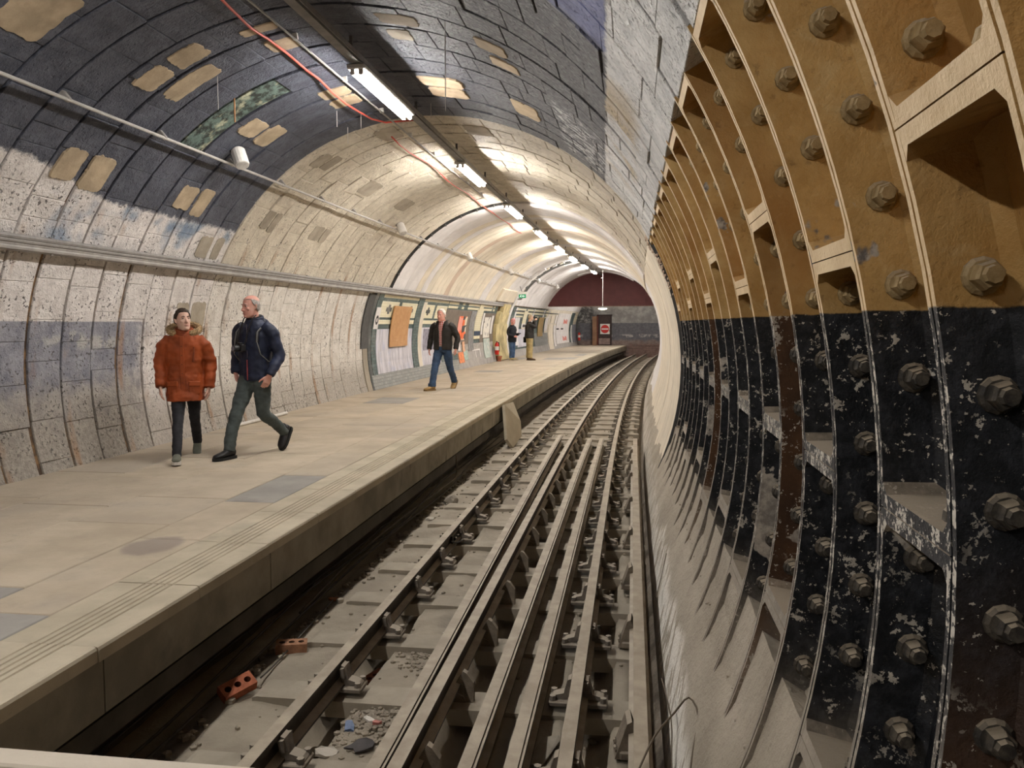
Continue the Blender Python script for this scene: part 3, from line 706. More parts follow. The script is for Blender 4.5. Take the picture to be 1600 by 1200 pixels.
for a, b in ((36.5, 38.2), (40.9, 42.6), (44.5, 46.0), (54.5, 56.6)): wpan('tile_panel', a, b, 1.80, 1.87, .014, M_TC, W)
wpan('dark_tile_band', 35.4, 48.6, 2.045, 2.095, .03, M_TD, W, th=.004)
# portal: buff pilaster and the ring of the old cross passage
M_BUFF = plain('buff_painted_pilaster', (.60, .50, .27), .7, .25, 3, bump=.01)
mb = MB()
for z0, z1, a, b in ((-.01, .5, 32.5, 34.4), (.5, 1.0, 32.25, 34.45), (1.0, 1.5, 32.2, 34.4), (1.5, 2.0, 32.4, 34.2), (2.0, 2.33, 32.75, 34.0)):
    mb.curved(a, b, wz(z1), wz(z0), R-.16, R, n=3)
mb.build('portal_pilaster', M_BUFF, W)
mb = MB(); mb.curved(34.5, 34.9, 118, FLOOR_T+1, R-.11, R, n=22); mb.build('portal_rib', M_PW, W)
mb = MB(); mb.curved(35.3, 36.1, 100, 150, R-.06, R, n=22); mb.build('portal_rib', M_TD, ceil_o)
for t in range(104, 158, 6): mb = MB(); mb.curved(35.0, 35.3, t, t+3.5, R-.075, R, n=2); mb.build('rib_tile', M_PW if t % 4 else M_PG, ceil_o)
mb = MB(); mb.curved(31.2, 34.4, 144, 153, R-.12, R, n=4); mb.build('portal_box', M_PC, ceil_o)
mb = MB(); mb.curved(42.6, 43.1, 58, 110, R-.10, R, n=22); mb.build('pale_rib', M_PW, ceil_o)
mb = MB(); mb.curved(43.2, 44.0, 50, 76, R-.05, R, n=12); mb.build('dark_rib', M_DKM, ceil_o)
# ---------------------------------------------------------------- posters, boards and signs (each lies on the wall: things)
def sheet(name, s0, s1, z0, z1, r, mat, label, cat, group=None, th=.010):
    o = wpan(name, s0, s1, z0, z1, r, mat, th=th); return tag(o, label, cat, group)
def tape_mat():
    g = G('brown_hardboard'); n = g.noise(1, 4, .6, g.scale((3, 3, 14))); n2 = g.noise(7, 4)
    g.col(g.mix((n.step(.55, .75))*.45, g.mix(n2.step(.3, .7), (.46, .235, .095), (.54, .30, .135)), (.66, .44, .26))).rough(.5); return g.m
bd = sheet('board', 19.34, 20.8, .94, 1.955, .055, tape_mat(), 'plain orange brown hardboard sheet fixed over the cross-patterned tile panel', 'board', th=.022)
nm = sheet('enamel_sign', 18.09, 18.40, 1.39, 1.89, .042, M_PW, 'narrow white enamel strip with a black ring on the first tile pilaster', 'sign', th=.012)
def on_wall(s_, z, r): return T(s_, wz(z, r=R), R-r)
def ring_on(parent, s_, z, r0, r1, rr, mat, name, sx=1.0):
    mb = MB(); n = 24; vs = []
    for q in (r0, r1):
        for i in range(n): a = 2*pi*i/n; vs.append(on_wall(s_+cos(a)*q*sx, z+sin(a)*q, rr))
    if r0 > 0: mb.add(vs, [(i, (i+1) % n, n+(i+1) % n, n+i) for i in range(n)])
    else: mb.add(vs[n:], [tuple(range(n))])
    return mb.build(name, mat, parent)
M_BLK = plain('black_print', (.02, .02, .022), .6); M_RED = plain('sign_red', (.55, .035, .03), .5, .08); M_WHT = plain('sign_white', (.75, .72, .68), .5, .05)
ring_on(nm, 18.25, 1.60, .05, .11, .057, M_BLK, 'black_ring', .9)
def print_mat(name, cols, sc=(3, 3, 3), seed=0.0):
    g = G(name); v = g.new('ShaderNodeTexVoronoi'); g.put(v.inputs['Vector'], g.scale(sc)); v.inputs['Scale'].default_value = 1.5
    r = g.new('ShaderNodeValToRGB'); r.color_ramp.interpolation = 'CONSTANT'; g.t.links.new(v.outputs['Color'], r.inputs[0])
    el = r.color_ramp.elements
    for i, c in enumerate(cols):
        p = i/len(cols)
        if i < 2: el[i].position = p; el[i].color = (*c, 1)
        else: e = el.new(p); e.color = (*c, 1)
    g.col(r.outputs[0]).rough(.6); return g.m
OR = (.80, .16, .05); CR_ = (.72, .62, .48); PK = (.75, .32, .26)
sheet('poster', 26.36, 26.93, .96, 1.76, .045, print_mat('poster_orange', [OR, OR, OR, PK, (.8, .22, .1)], (1, 1, 2)), 'tall orange-red paper poster strip on the brown board', 'poster')
sheet('poster', 26.97, 27.52, .95, 1.75, .045, print_mat('poster_orange_cream', [OR, CR_, OR, CR_, (.05, .05, .05), OR], (2, 2, 3)), 'cream and orange paper poster strip beside the all-orange one', 'poster')
sheet('poster', 26.45, 26.78, .60, .93, .050, M_PW, 'small torn white bill below the orange posters', 'poster'); sheet('poster', 27.1, 27.4, .55, .90, .050, plain('peach_paper', (.68, .40, .26), .8), 'small peach-coloured bill below the orange posters', 'poster')
sheet('poster', 26.45, 27.15, .19, .55, .046, plain('orange_paper', (.74, .26, .12), .8), 'faded orange bill low on the grey plinth', 'poster'); sheet('poster', 27.18, 27.75, .26, .58, .046, plain('mint_paper', (.38, .48, .43), .8), 'pale mint green bill low on the grey plinth', 'poster')
sheet('poster', 30.3, 31.4, .97, 1.75, .045, print_mat('poster_drawing', [(.72, .68, .62)]*4+[(.35, .33, .32)], (6, 6, 6)), 'white paper poster with a grey line drawing', 'poster')
sheet('poster', 30.4, 31.45, .19, .94, .046, print_mat('poster_mint_map', [(.42, .50, .47), (.50, .56, .52), (.40, .46, .42), (.56, .57, .52)], (5, 5, 5)), 'mint green poster sheet below the line drawing', 'poster')
sheet('board', 42.75, 44.2, .82, 1.83, .05, plain('ochre_hardboard', (.36, .245, .10), .6, .1), 'ochre hardboard sheet on the far tiled wall behind the photographing person', 'board', th=.02)
sheet('poster', 44.7, 45.5, 1.1, 1.85, .045, M_PW, 'narrow pale bill beside the ochre board', 'poster')
bp = sheet('poster', 48.75, 53.5, .27, 2.12, .045, M_PW, 'huge white poster with red lettering near the end of the platform', 'poster')
M_PRED = plain('poster_red', (.62, .16, .12), .7, .2)
for z, n_ in ((1.62, 5), (.55, 5)):
    for i in range(n_): wpan('red_lettering', 51.2+i*.3, 51.42+i*.3, z-.14+.03*(i % 2), z+.16-.05*(i % 3), .058, M_PRED, bp, th=.002)
for a in (48.9, 50.5): wpan('black_bar', a, a+.9, 1.13, 1.22, .058, M_BLK, bp, th=.002)
sheet('door_leaf', 55.1, 56.5, .22, 1.45, .06, plain('grey_steel_door', (.23, .235, .27), .5), 'grey steel cupboard door set in the far tiled wall', 'door')
# end wall door and sign
def facing(s_, x, z, rz=0.0): return fw(s_, x, z), rz+fyaw(s_)
loc, rz = facing(56.93, -3.96, 0)
dr = empty('door_1', loc, rz, kind='structure'); M_DOORB = plain('dark_brown_door', (.045, .028, .025), .5); M_FR = plain('maroon_frame', (.14, .035, .03), .5)
mb = MB(); mb.box((0, -.02, 1.0), (.86, .05, 2.0), bev=.006); mb.build('leaf', M_DOORB, dr)
for x, w in ((-.47, .09), (.47, .06)): mb = MB(); mb.box((x, -.04, 1.02), (w, .1, 2.06), bev=.006); mb.build('frame', M_FR if x < 0 else M_DOORB, dr)
mb = MB(); mb.box((0, -.04, 2.06), (1.05, .1, .09), bev=.006); mb.build('frame', M_DOORB, dr)
mb = MB(); mb.box((0, -.052, .27), (.76, .02, .42), bev=.004); mb.build('kick_plate', plain('worn_kick_plate', (.26, .19, .17), .5), dr)
mb = MB(); mb.box((.36, -.07, 1.0), (.03, .06, .12), bev=.01); mb.build('handle', M_DKM, dr)
loc, rz = facing(56.85, -3.92, 1.115)
sg = empty('no_entry_sign', loc, rz, 'square white sign with red no-entry disc on the dark brown door', 'sign')
mb = MB(); mb.box((0, 0, 0), (.66, .02, .70), bev=.004); mb.build('panel', M_WHT, sg)
mb = MB(); mb.tube([(0, -.010, 0), (0, -.016, 0)], .285, 36); mb.build('red_disc', M_RED, sg)
mb = MB(); mb.box((0, -.019, 0), (.46, .008, .095)); mb.build('white_bar', M_WHT, sg)
loc, rz = facing(56.6, -4.60, 0)
cb = empty('plywood_screen', loc, rz, 'tall brown plywood screen standing beside the end door', 'screen'); mb = MB(); mb.box((0, 0, .99), (.30, .05, 1.98), bev=.006); mb.build('panel', plain('plywood', (.24, .135, .08), .6, .15, 3), cb)
mb = MB(); mb.box((.13, .12, .99), (.05, .2, 1.98), bev=.006); mb.build('return_panel', cb.children[0].data.materials[0], cb)
# hanging exit sign
loc, rz = facing(34.0, -5.05, 2.64)
ex = empty('exit_sign', loc, rz, 'green and white emergency exit sign under a white box', 'sign')
mb = MB(); mb.box((-.02, .02, .125), (.42, .09, .11), bev=.008); mb.build('housing', M_WHT, ex)
mb = MB(); mb.box((0, 0, 0), (.30, .03, .15), bev=.003); mb.build('green_panel', emit('exit_green', (.0, .30, .10), .8), ex)
M_EW = emit('exit_white', (.8, .9, .82), .9)
mb = MB(); mb.box((.07, -.018, .0), (.09, .006, .028)); mb.prism([(.0, -.05), (-.06, 0), (.0, .05)], .006, 1, (.04, -.018, 0)); mb.build('arrow', M_EW, ex)
mb = MB(); mb.ball((-.055, -.018, .045), (.014, .004, .014)); mb.tube([(-.06, -.018, .03), (-.07, -.018, -.01)], .012, 6); mb.tube([(-.07, -.018, -.01), (-.045, -.018, -.03), (-.05, -.018, -.06)], .008, 6)
mb.tube([(-.07, -.018, -.01), (-.095, -.018, -.035), (-.115, -.018, -.035)], .008, 6); mb.tube([(-.06, -.018, .025), (-.035, -.018, .01), (-.02, -.018, .02)], .006, 6); mb.tube([(-.06, -.018, .025), (-.09, -.018, .015), (-.095, -.018, -.005)], .006, 6); mb.build('running_figure', M_EW, ex)
mb = MB(); mb.tube([(-.02, .02, .18), (-.16, .05, .55)], .012, 6); mb.build('bracket', M_DKM, ex)
# fire extinguishers
def extinguisher(s_, x, z0, label, h=.50):
    loc, rz = facing(s_, x, z0); e = empty('fire_extinguisher', loc, rz, label, 'extinguisher', 'red fire extinguishers')
    mb = MB(); prof = [(0, .075), (.02, .085), (h*.8, .085), (h*.9, .06), (h*.95, .03), (h, .03)]
    mb.tube([(0, 0, z) for z, _ in prof], [r for _, r in prof], 16); mb.build('body', plain('extinguisher_red', (.55, .03, .02), .35, .08), e, smooth=True)
    mb = MB(); mb.tube([(0, 0, h*.35), (0, 0, h*.65)], .0865, 16, cap=False); mb.build('label_band', M_WHT, e)
    mb = MB(); mb.box((0, -.02, h+.03), (.03, .10, .02), bev=.004); mb.box((0, 0, h), (.035, .035, .05)); mb.build('valve', M_BLK, e)
    mb = MB(); mb.tube([(.02, -.02, h), (.09, -.04, h*.95), (.11, -.04, h*.6), (.10, -.05, h*.25)], .012, 6); mb.build('hose', M_BLK, e)
    mb = MB(); mb.box((0, .10, h*.5), (.12, .04, h*.9), bev=.004); mb.build('back_plate', plain('dark_red_plate', (.22, .02, .02), .5), e); return e
extinguisher(32.0, -5.72, .28, 'red fire extinguisher hung at the foot of the buff pilaster')
extinguisher(56.3, -5.62, .35, 'red fire extinguisher on the far wall beside the grey cupboard door', .55)
loc, rz = facing(32.4, -5.72, 0); pt = empty('clay_pot', loc, rz, 'small terracotta pot at the foot of the buff pilaster', 'pot')
mb = MB(); mb.tube([(0, 0, z) for z in (0, .16, .165, .21)], [.08, .11, .125, .125], 16); mb.build('body', plain('terracotta', (.36, .13, .07), .8), pt, smooth=False); mb = MB(); mb.tube([(0, 0, .20), (0, 0, .213)], .11, 14); mb.build('soil', M_VOID, pt)
# pole lamp hanging in front of the bulkhead
loc, rz = facing(41.0, -2.33, 0)
pl_ = empty('pendant_lamp', loc, rz, 'round white lamp hanging on a long thin pole before the red bulkhead', 'lamp')
mb = MB(); mb.tube([(0, 0, 4.20), (0, 0, 2.32)], .020, 8); mb.build('pole', plain('pole_grey', (.36, .33, .31), .5), pl_); mb = MB(); mb.tube([(.0, 0, 2.34), (0, 0, 2.30), (0, 0, 2.26)], [.05, .12, .20], 16); mb.build('lamp_shade', M_DKM, pl_)
mb = MB(); mb.ball((0, 0, 2.225), (.23, .23, .07), 18, 8); mb.build('globe', emit('lamp_globe', (1, .93, .78), 2.2), pl_, smooth=True)
mb = MB(); mb.tube([(0, 0, 3.75), (-.09, -.02, 3.72)], .015, 6); mb.build('bracket', M_WHT, pl_)
# ---------------------------------------------------------------- services along the vault
M_GALV = plain('galvanised_grey', (.28, .265, .25), .45, .2, 10, metal=.0); M_WPIPE = plain('white_conduit', (.62, .59, .55), .5, .08)
SS = lambda a, b, d=.8: [a+(b-a)*i/max(1, int((b-a)/d)) for i in range(int((b-a)/d)+1)]
def run(mb, a, b, th_, ins, rad, n=8, sag=None, d=.8, mi=0):
    pts = []
    for q in SS(a, b, d):
        dt, dr_ = sag(q) if sag else (0, 0)
        pts.append(T(q, th_+dt, R-ins-dr_))
    mb.tube(pts, rad, n, mi)
tray = empty('cable_tray', T(4, 155.7, R), 0, 'grey bundle of conduits and tray running along the wall at head height', 'cable tray'); tray.location = (0, 0, 0)
mb = MB(); mb.curved(3.5, 33.6, 154.6, 157.0, R-.05, R-.035, n=2, ns=24); mb.build('tray_plate', M_GALV, tray)
for i, (t_, r_, m_) in enumerate(((154.75, .026, M_GALV), (155.35, .022, M_GALV), (155.95, .022, M_WPIPE), (156.5, .028, M_GALV), (156.95, .014, M_GALV))):
    mb = MB(); run(mb, 3.5, 33.6, t_, .075+.006*(i % 2), r_, 8); mb.build('conduit', plain('conduit_grey_%d' % i, (.22+.035*i, .205+.033*i, .195+.03*i), .45, .15), tray)
for q in SS(4.2, 33, 1.6): mb = MB(); mb.curved(q, q+.03, 154.4, 157.2, R-.095, R+.01, n=2); mb.build('clamp', M_GALV, tray)
cdt = empty('conduit', (0, 0, 0), 0, 'thin white conduit running along the blue painted vault', 'conduit')
mb = MB(); run(mb, 3.0, 43.5, 130.0, .085, .017, 8); mb.build('pipe', plain('conduit_pale_grey', (.40, .385, .36), .5, .1), cdt)
for q in SS(3.6, 43, 1.45): mb = MB(); mb.box((0, 0, 0), (.05, .05, .10), bev=.006, tr=lambda x, y, z, q=q: T(q+y, 130+math.degrees(x/R), R-.045-z)); mb.build('saddle', M_GALV, cdt)
def speaker(s_, th_, label):
    sp = empty('loudspeaker', T(s_, th_, R-.09), 0, label, 'loudspeaker', 'white loudspeakers along the conduit')
    d = (T(s_, th_, R)-T(s_, th_, R-1)).normalized(); ax = Vector((.42, -.35, -.84)).normalized()
    base = -d*.08+Vector((-.02, 0, .05)); a = base-ax*.11; b = base+ax*.12
    mb = MB(); mb.tube([a, a+ax*.02, b-ax*.02, b], [.07, .085, .085, .078], 16); mb.build('body', M_WHT, sp, smooth=False)
    mb = MB(); mb.tube([b-ax*.003, b+ax*.006], .068, 16); mb.build('grille', plain('speaker_grille', (.52, .50, .47), .7), sp)
    mb = MB(); mb.tube([d*.09, base], .016, 6); mb.tube([d*.09, d*.09-ax*.1], .012, 6); mb.box(d*.07, (.07, .07, .03)); mb.build('bracket', M_DKM, sp)
for s_, th_, l in ((9.34, 127.6, 'white cylinder loudspeaker on the blue vault, largest of the row'), (16.3, 128.9, 'white loudspeaker on the cream blockwork vault'), (22.9, 129.9, 'white loudspeaker on the first smooth plaster rings'), (29.6, 130.2, 'white loudspeaker above the buff pilaster'), (36.0, 130.2, 'white loudspeaker just past the portal ring'), (41.8, 130.6, 'white loudspeaker beside the dark red bulkhead')): speaker(s_, th_, l)
M_REDC = plain('red_cable', (.58, .085, .06), .5, .1); rngc = random.Random(5)
rc = [(5.6, 100.3), (6.47, 101.1), (7.05, 101.95), (7.39, 101.8), (7.85, 102.1), (8.4, 102.5), (8.7, 102.2), (9.12, 102.4), (9.54, 102.3), (9.92, 101.9), (10.4, 101.6), (10.75, 100.2), (10.85, 96.5), (10.9, 92.5)]
mb = MB(); mb.tube([T(a, t, R-.05-.03*sin(a*2.1)) for a, t in rc], .012, 8); tag(mb.build('cable', M_REDC, smooth=True), 'red cable strung along the blue crown and turning to the lamp', 'cable')
mb = MB(); mb.tube([T(11.4+i*.5, 102.2+.4*sin(i*1.1), R-.05-.02*sin(i*.9)) for i in range(26)], .010, 8); tag(mb.build('cable', M_REDC, smooth=True), 'red cable strung along the cream blockwork crown', 'cable')
tp = empty('conduit', (0, 0, 0), 0, 'thin grey steel conduit beside the lamp trunking', 'conduit'); mb = MB(); run(mb, 5.4, 17.8, 98.3, .05, .012, 6); mb.build('pipe', M_GALV, tp)
for q in SS(6.2, 17, 1.3): mb = MB(); mb.box((0, 0, 0), (.05, .03, .06), tr=lambda x, y, z, q=q: T(q+y, 98.3+math.degrees(x/R), R-.02-z)); mb.build('saddle', M_WPIPE, tp)
M_TRUNK = plain('trunking_grey', (.16, .15, .145), .5, .2, 6)
tk = empty('lighting_trunk', (0, 0, 0), 0, 'long dark grey steel trunking hung along the crown of the tunnel', 'trunking')
ss = [SB, 0, 3, 6, 9, 11]+[12.5+i*1.5 for i in range(29)]
ZT = 3.985
mb = MB(); mb.sweep([(CX-.045, ZT+.03), (CX+.045, ZT+.03), (CX+.045, ZT+.11), (CX-.045, ZT+.11)], ss); mb.build('channel', M_TRUNK, tk)
mb = MB(); mb.sweep([(CX+.05, ZT+.05), (CX+.06, ZT+.05), (CX+.06, ZT+.10), (CX+.05, ZT+.10)], ss); mb.build('side_strip', M_GALV, tk)
for q in SS(3, 41, 2.3): mb = MB(); mb.box(fw(q, CX, ZT+.17), (.03, .03, .14)); mb.build('hanger', M_TRUNK, tk)
M_TUBE = emit('lamp_tube', TUBE_COL, TUBE); M_TUBE_DIM = emit('lamp_tube_dim', TUBE_COL, TUBE*.84); M_BATTEN = plain('batten_white', (.62, .60, .57), .4, .05)  # dim tubes: unseen lamps turned down to lower the foreground light
HOLD = {}
for i, s_ in enumerate(LAMPS):
    yw = fyaw(s_+.9); lp = empty('fluorescent_lamp', fw(s_+.9, CX, ZT), yw); 
    tag(lp, ('bright fluorescent twin tube batten, %s along the crown trunking' % ['behind the viewer, furthest back', 'behind the viewer', 'just overhead of the viewer', 'largest one in view', 'second in view', 'third in view', 'fourth in view', 'fifth in view', 'sixth in view', 'seventh in view', 'last one before the red bulkhead', 'hidden behind the red bulkhead', 'hidden nearest the end wall'][i]), 'lamp', 'fluorescent lamps along the crown')
    mb = MB(); mb.box((0, 0, .0), (.185, 1.86, .05), bev=.012); mb.build('batten', M_BATTEN, lp)
    for x in (-.04, .04):
        mb = MB(); mb.tube([(x, -.88, -.055), (x, .88, -.055)], .019, 10); mb.build('tube', M_TUBE_DIM if i < 3 else M_TUBE, lp, smooth=True)
        for y in (-.90, .90): mb = MB(); mb.box((x, y, -.04), (.045, .03, .07), bev=.006); mb.build('lamp_holder', M_BATTEN, lp)
# wires and root threads hanging from the vault
def hang(p, L, rad, mat, label, sw=(0, 0)):
    o = empty('hanging_wire', p, 0, label, 'wire', 'threads hanging from the vault'); mb = MB(); mb.tube([(0, 0, .05), (sw[0]*.4, sw[1]*.4, -L*.5), (sw[0], sw[1], -L)], rad, 5); mb.build('wire', mat, o)
M_THR = plain('pale_thread', (.40, .38, .36), .8)
hang(T(7.05, 71, R-.02), .72, .004, M_THR, 'long thin pale wire hanging from the sooty crown'); hang(T(7.8, 115, R-.02), .30, .004, M_THR, 'thin pale wire hanging above the conduit'); hang(T(8.38, 117.3, R-.02), .22, .009, plain('rusty_drip', (.33, .17, .08), .8), 'rust brown drip hanging by the green stained hole')
for s_, th_, l in ((10.3, 103.4, 'short lime thread hanging by the bend of the red cable'), (10.2, 87, 'short lime thread beside the far end of the largest lamp'), (9.9, 106.5, 'short lime thread near the tan patches below the red cable'), (10.6, 108.5, 'short lime thread at the edge between blue and cream rings')): hang(T(s_, th_, R-.01), rngc.uniform(.10, .2), .004, M_WPIPE, l)
# ---------------------------------------------------------------- rails
def rail_prof(x, zt, h=.15, hw=.035, foot=.06, lip=False):
    zb = zt-h
    p = [(-hw, 0), (-hw, -.032), (-.010, -.052), (-.010, -h+.03), (-foot, -h+.014), (-foot, -h), (foot, -h), (foot, -h+.014), (.010, -h+.03), (.010, -.052), (hw, -.032), (hw, 0)]
    if lip: p = [(-hw, 0), (-hw, -.03), (-.01, -.05), (-.01, -h+.03), (-foot, -h+.012), (-foot, -h), (foot, -h), (foot, -h+.012), (.012, -h+.03), (.012, -.04), (hw+.016, -.028), (hw+.016, -.006), (hw+.004, -.006), (hw+.004, -.012), (hw-.002, -.012), (hw-.002, 0)]
    return [(x+a, zt+b) for a, b in p]
def steps(a, b): return [a]+[q for q in [2, 4, 6, 8, 10]+[11+i*1.0 for i in range(50)] if a < q < b]+[b]
ZR = -.5855
def chair_mesh():
    mb = MB(); mb.box((0, 0, -.02), (.35, .15, .03), bev=.012)
    for sx in (-1, 1):
        mb.prism([(sx*.040, 0), (sx*.165, 0), (sx*.15, .018), (sx*.085, .035), (sx*.062, .115), (sx*.040, .125)], .075, 1)
        mb.tube([(sx*.15, .05, -.003), (sx*.15, .05, .025)], .020, 6); mb.tube([(sx*.15, -.05, -.003), (sx*.15, -.05, .025)], .020, 6)
    mb.box((.052, 0, .08), (.028, .12, .06), rot=Matrix.Rotation(-.15, 3, 'Y'))
    return mb.mesh('rail_chair', M_CHAIR)
CHAIR = chair_mesh()
def rail(name, x, a, b, label, cat, zt=ZR, lip=False, chairs=True, x2=None, h=.15):
    e = empty(name, (0, 0, 0), 0, label, cat)
    mb = MB(); f = (lambda q: ((x2-x)*min(1, max(0, (q-3.6)/12.1)), 0)) if x2 is not None else None
    mb.sweep(rail_prof(x, zt, h, lip=lip), steps(a, b), wob=f); mb.build('rail_bar', M_RAIL, e)
    if chairs:
        for sv in SLEEP:
            if sv < b: inst('rail_chair', CHAIR, e, fw(sv, x, zt-h+.005), (0, 0, fyaw(sv)))
    return e
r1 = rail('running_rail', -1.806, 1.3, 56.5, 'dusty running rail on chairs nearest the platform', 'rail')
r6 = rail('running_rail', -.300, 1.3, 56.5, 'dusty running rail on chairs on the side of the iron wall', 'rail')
# joint plate with bolts on the platform side rail
mb = MB(); mb.sweep([(-1.806+.012, ZR-.045), (-1.806+.034, ZR-.05), (-1.806+.034, ZR-.125), (-1.806+.012, ZR-.13)], [8.0, 8.5]); jp = mb.build('fishplate', M_RAIL, r1)
for i in range(4): mb = MB(); mb.tube([(-1.772, 8.08+i*.115, ZR-.088), (-1.745, 8.08+i*.115, ZR-.088)], .016, 6); mb.build('bolt', M_BOLT, jp)
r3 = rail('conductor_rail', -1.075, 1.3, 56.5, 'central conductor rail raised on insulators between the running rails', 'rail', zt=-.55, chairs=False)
mb = MB(); mb.prism([(-.075, -.10), (.095, -.10), (.095, .03), (.055, .085), (.03, .10), (-.03, .0), (-.06, 0)], .045, 1); mb.tube([(0, -.03, -.09), (0, .03, -.09)], .05, 8)
INS3 = mb.mesh('insulator', M_INSUL)
for i, sv in enumerate(SLEEP): inst('insulator', INS3, r3, fw(sv, -1.03, -.705), (0, 0, fyaw(sv)))
r7 = rail('conductor_rail', .058, 1.3, 14.5, 'outer conductor rail beside the concrete haunch, ending partway along', 'rail', zt=-.51, chairs=False)
mb = MB()
prf = [(-.11, -.12), (-.0, -.12), (-.0, .03), (-.02, .085), (-.045, .07)]
mb.prism(prf, .15, 1); mb.box((-.01, 0, -.10), (.15, .17, .05), bev=.01)
for y in (-.04, .04): mb.tube([(-.095, y, -.075), (-.108, y, -.08)], .02, 8)
INS7 = mb.mesh('insulator', M_INSUL)
for sv in (2.6, 4.3, 5.8, 7.1, 8.4, 10.0, 11.65, 12.7, 13.8): inst('insulator', INS7, r7, fw(sv, .03, -.665), (0, 0, rng.uniform(-.1, .1)))
r2 = rail('loose_rail', -1.22, 1.6, 15.75, 'loose spare rail lying close alongside the central conductor rail', 'rail', zt=-.64, lip=True, chairs=False, x2=-1.375)
r4 = rail('loose_rail', -.785, 1.6, 15.4, 'loose spare rail lying next to the central conductor rail on its far side from the platform', 'rail', zt=-.64, lip=True, chairs=False)
r5 = rail('loose_rail', -.565, 1.6, 15.4, 'loose spare rail lying next to the iron wall side running rail', 'rail', zt=-.64, lip=True, chairs=False)
bpy.data.objects['loose_rail.001']['label'] = 'loose spare rail in the middle, between the conductor rail and another spare rail'
# ---------------------------------------------------------------- debris
def bz(s_, x): return bed_z(s_, x)
def brick_thing(s_, x, rz, tilt, label, col, dz=0.0, g='loose bricks'):
    e = empty('loose_brick', (x, s_, bz(s_, x)+.036+dz), rz, label, 'brick', g); e.rotation_euler = (tilt[0], tilt[1], rz)
    m = plain('brick_clay_%d' % int(abs(x*100)), col, .85, .2, 20, bump=.004); mb = MB(); hx, hy, hz = .1075, .051, .035
    hol = plain('brick_hole_%d' % int(abs(x*100)), tuple(q*.35 for q in col), .95); n = 16; bvv = .004
    for zz in (hz, -hz):                       # faces pierced by three round holes
        for k in (-1, 0, 1):
            x0, x1 = (-hx if k < 0 else k*.0717-.0358), (hx if k > 0 else k*.0717+.0358); cx_ = k*.066; ring = []; out = []
            for i in range(n):
                a = 2*pi*(i+.5)/n; c, s2 = cos(a), sin(a); ring.append((cx_+.021*c, .021*s2, zz))
                t_ = min((x1-cx_)/c if c > 0 else (x0-cx_)/c, hy/abs(s2)); out.append((cx_+t_*c, t_*s2, zz))
            mb.add(ring+out, [(i, (i+1) % n, n+(i+1) % n, n+i) for i in range(n)])
            for cxn, cyn in ((x0, -hy), (x1, -hy), (x1, hy), (x0, hy)):
                ii = [i for i in range(n) if abs(out[i][0]-cxn) < .03 and abs(out[i][1]-cyn) < .03]
            if zz > 0: mb.add(ring+[(v[0], v[1], -zz) for v in ring], [(i, (i+1) % n, n+(i+1) % n, n+i) for i in range(n)], 1)
    mb.add([(sx*hx, sy*hy, sz*hz) for sx in (-1, 1) for sy in (-1, 1) for sz in (-1, 1)], [(0, 1, 3, 2), (4, 6, 7, 5), (0, 4, 5, 1), (2, 3, 7, 6)])
    mb.add([(sx*(hx-.001), sy*(hy-.001), sz*(hz-.0015)) for sx in (-1, 1) for sy in (-1, 1) for sz in (-1, 1)], [])
    for zz in (hz-.0005, -hz+.0005):           # corner fillers under the pierced faces
        for sx in (-1, 1):
            for sy in (-1, 1): mb.add([(sx*hx, sy*hy, zz), (sx*(hx-.03), sy*hy, zz), (sx*hx, sy*(hy-.03), zz)], [(0, 1, 2)])
        for k in (-.0358, .0358):
            for sy in (-1, 1): mb.add([(k-.02, sy*hy, zz), (k+.02, sy*hy, zz), (k, sy*(hy-.025), zz)], [(0, 1, 2)])
    mb.build('brick_body', [m, hol], e, fix=False); return e
brick_thing(5.45, -2.385, .35, (.05, .03), 'pale orange perforated brick lying by the platform-side rail', (.30, .15, .085), .0)
brick_thing(4.70, -2.42, .95, (.55, -.18), 'bright red perforated brick tilted at the edge of the dark recess', (.36, .115, .06), .03)
brick_thing(5.30, -1.72, 1.2, (.0, .0), 'dark red brick half hidden under the platform-side rail', (.22, .075, .045), .0)
def rock(name, s_, x, size, mat, label, cat='stone', grp='loose stones', seed=1, flat=.7):
    rr = random.Random(seed); bm = bmesh.new(); bmesh.ops.create_icosphere(bm, subdivisions=2, radius=1)
    for v in bm.verts:
        n = mnoise.noise(v.co*1.6+Vector((seed*3.1, 0, 0)))*.35; v.co = v.co*(1+n); v.co.x *= size*rr.uniform(.8, 1.2); v.co.y *= size; v.co.z *= size*flat
    me = bpy.data.meshes.new(name); bm.to_mesh(me); bm.free(); me.materials.append(mat)
    o = link(bpy.data.objects.new(name, me)); o.location = (x, s_, bz(s_, x)+size*flat*.6); o.rotation_euler = (0, 0, rr.uniform(0, 6)); return tag(o, label, cat, grp)
M_STONE = conc('stone_grey', (.24, .21, .17), (.36, .32, .26), 9); M_PALE = conc('stone_pale', (.42, .38, .32), (.54, .49, .42), 9)
rock('stone', 5.24, -1.70, .042, M_PALE, 'pale lump of concrete beside the hidden red brick', seed=2); rock('stone', 4.40, -1.80, .045, M_STONE, 'grey stone by the foot of the nearest rail chair', seed=3)
rock('stone', 10.49, -2.33, .09, M_STONE, 'large grey stone between the platform recess and the rail', seed=4); rock('stone', 4.75, -1.72, .03, M_PALE, 'small pale pebble in the dark strip beside the platform-side rail', seed=5)
rock('stone', 8.2, -2.47, .06, M_PALE, 'flat whitish chip on the dust near the platform recess', seed=6, flat=.25); rock('stone', 7.4, -2.45, .05, M_STONE, 'low flat grey chip on the dust beyond the bricks', seed=7, flat=.4)
rock('stone', 9.4, -2.35, .055, M_PALE, 'rough pale chip near the upright cable end', seed=8, flat=.4); rock('stone', 4.75, -.33+.12, .03, M_STONE, 'small stone by the iron-wall-side rail chair', seed=9)
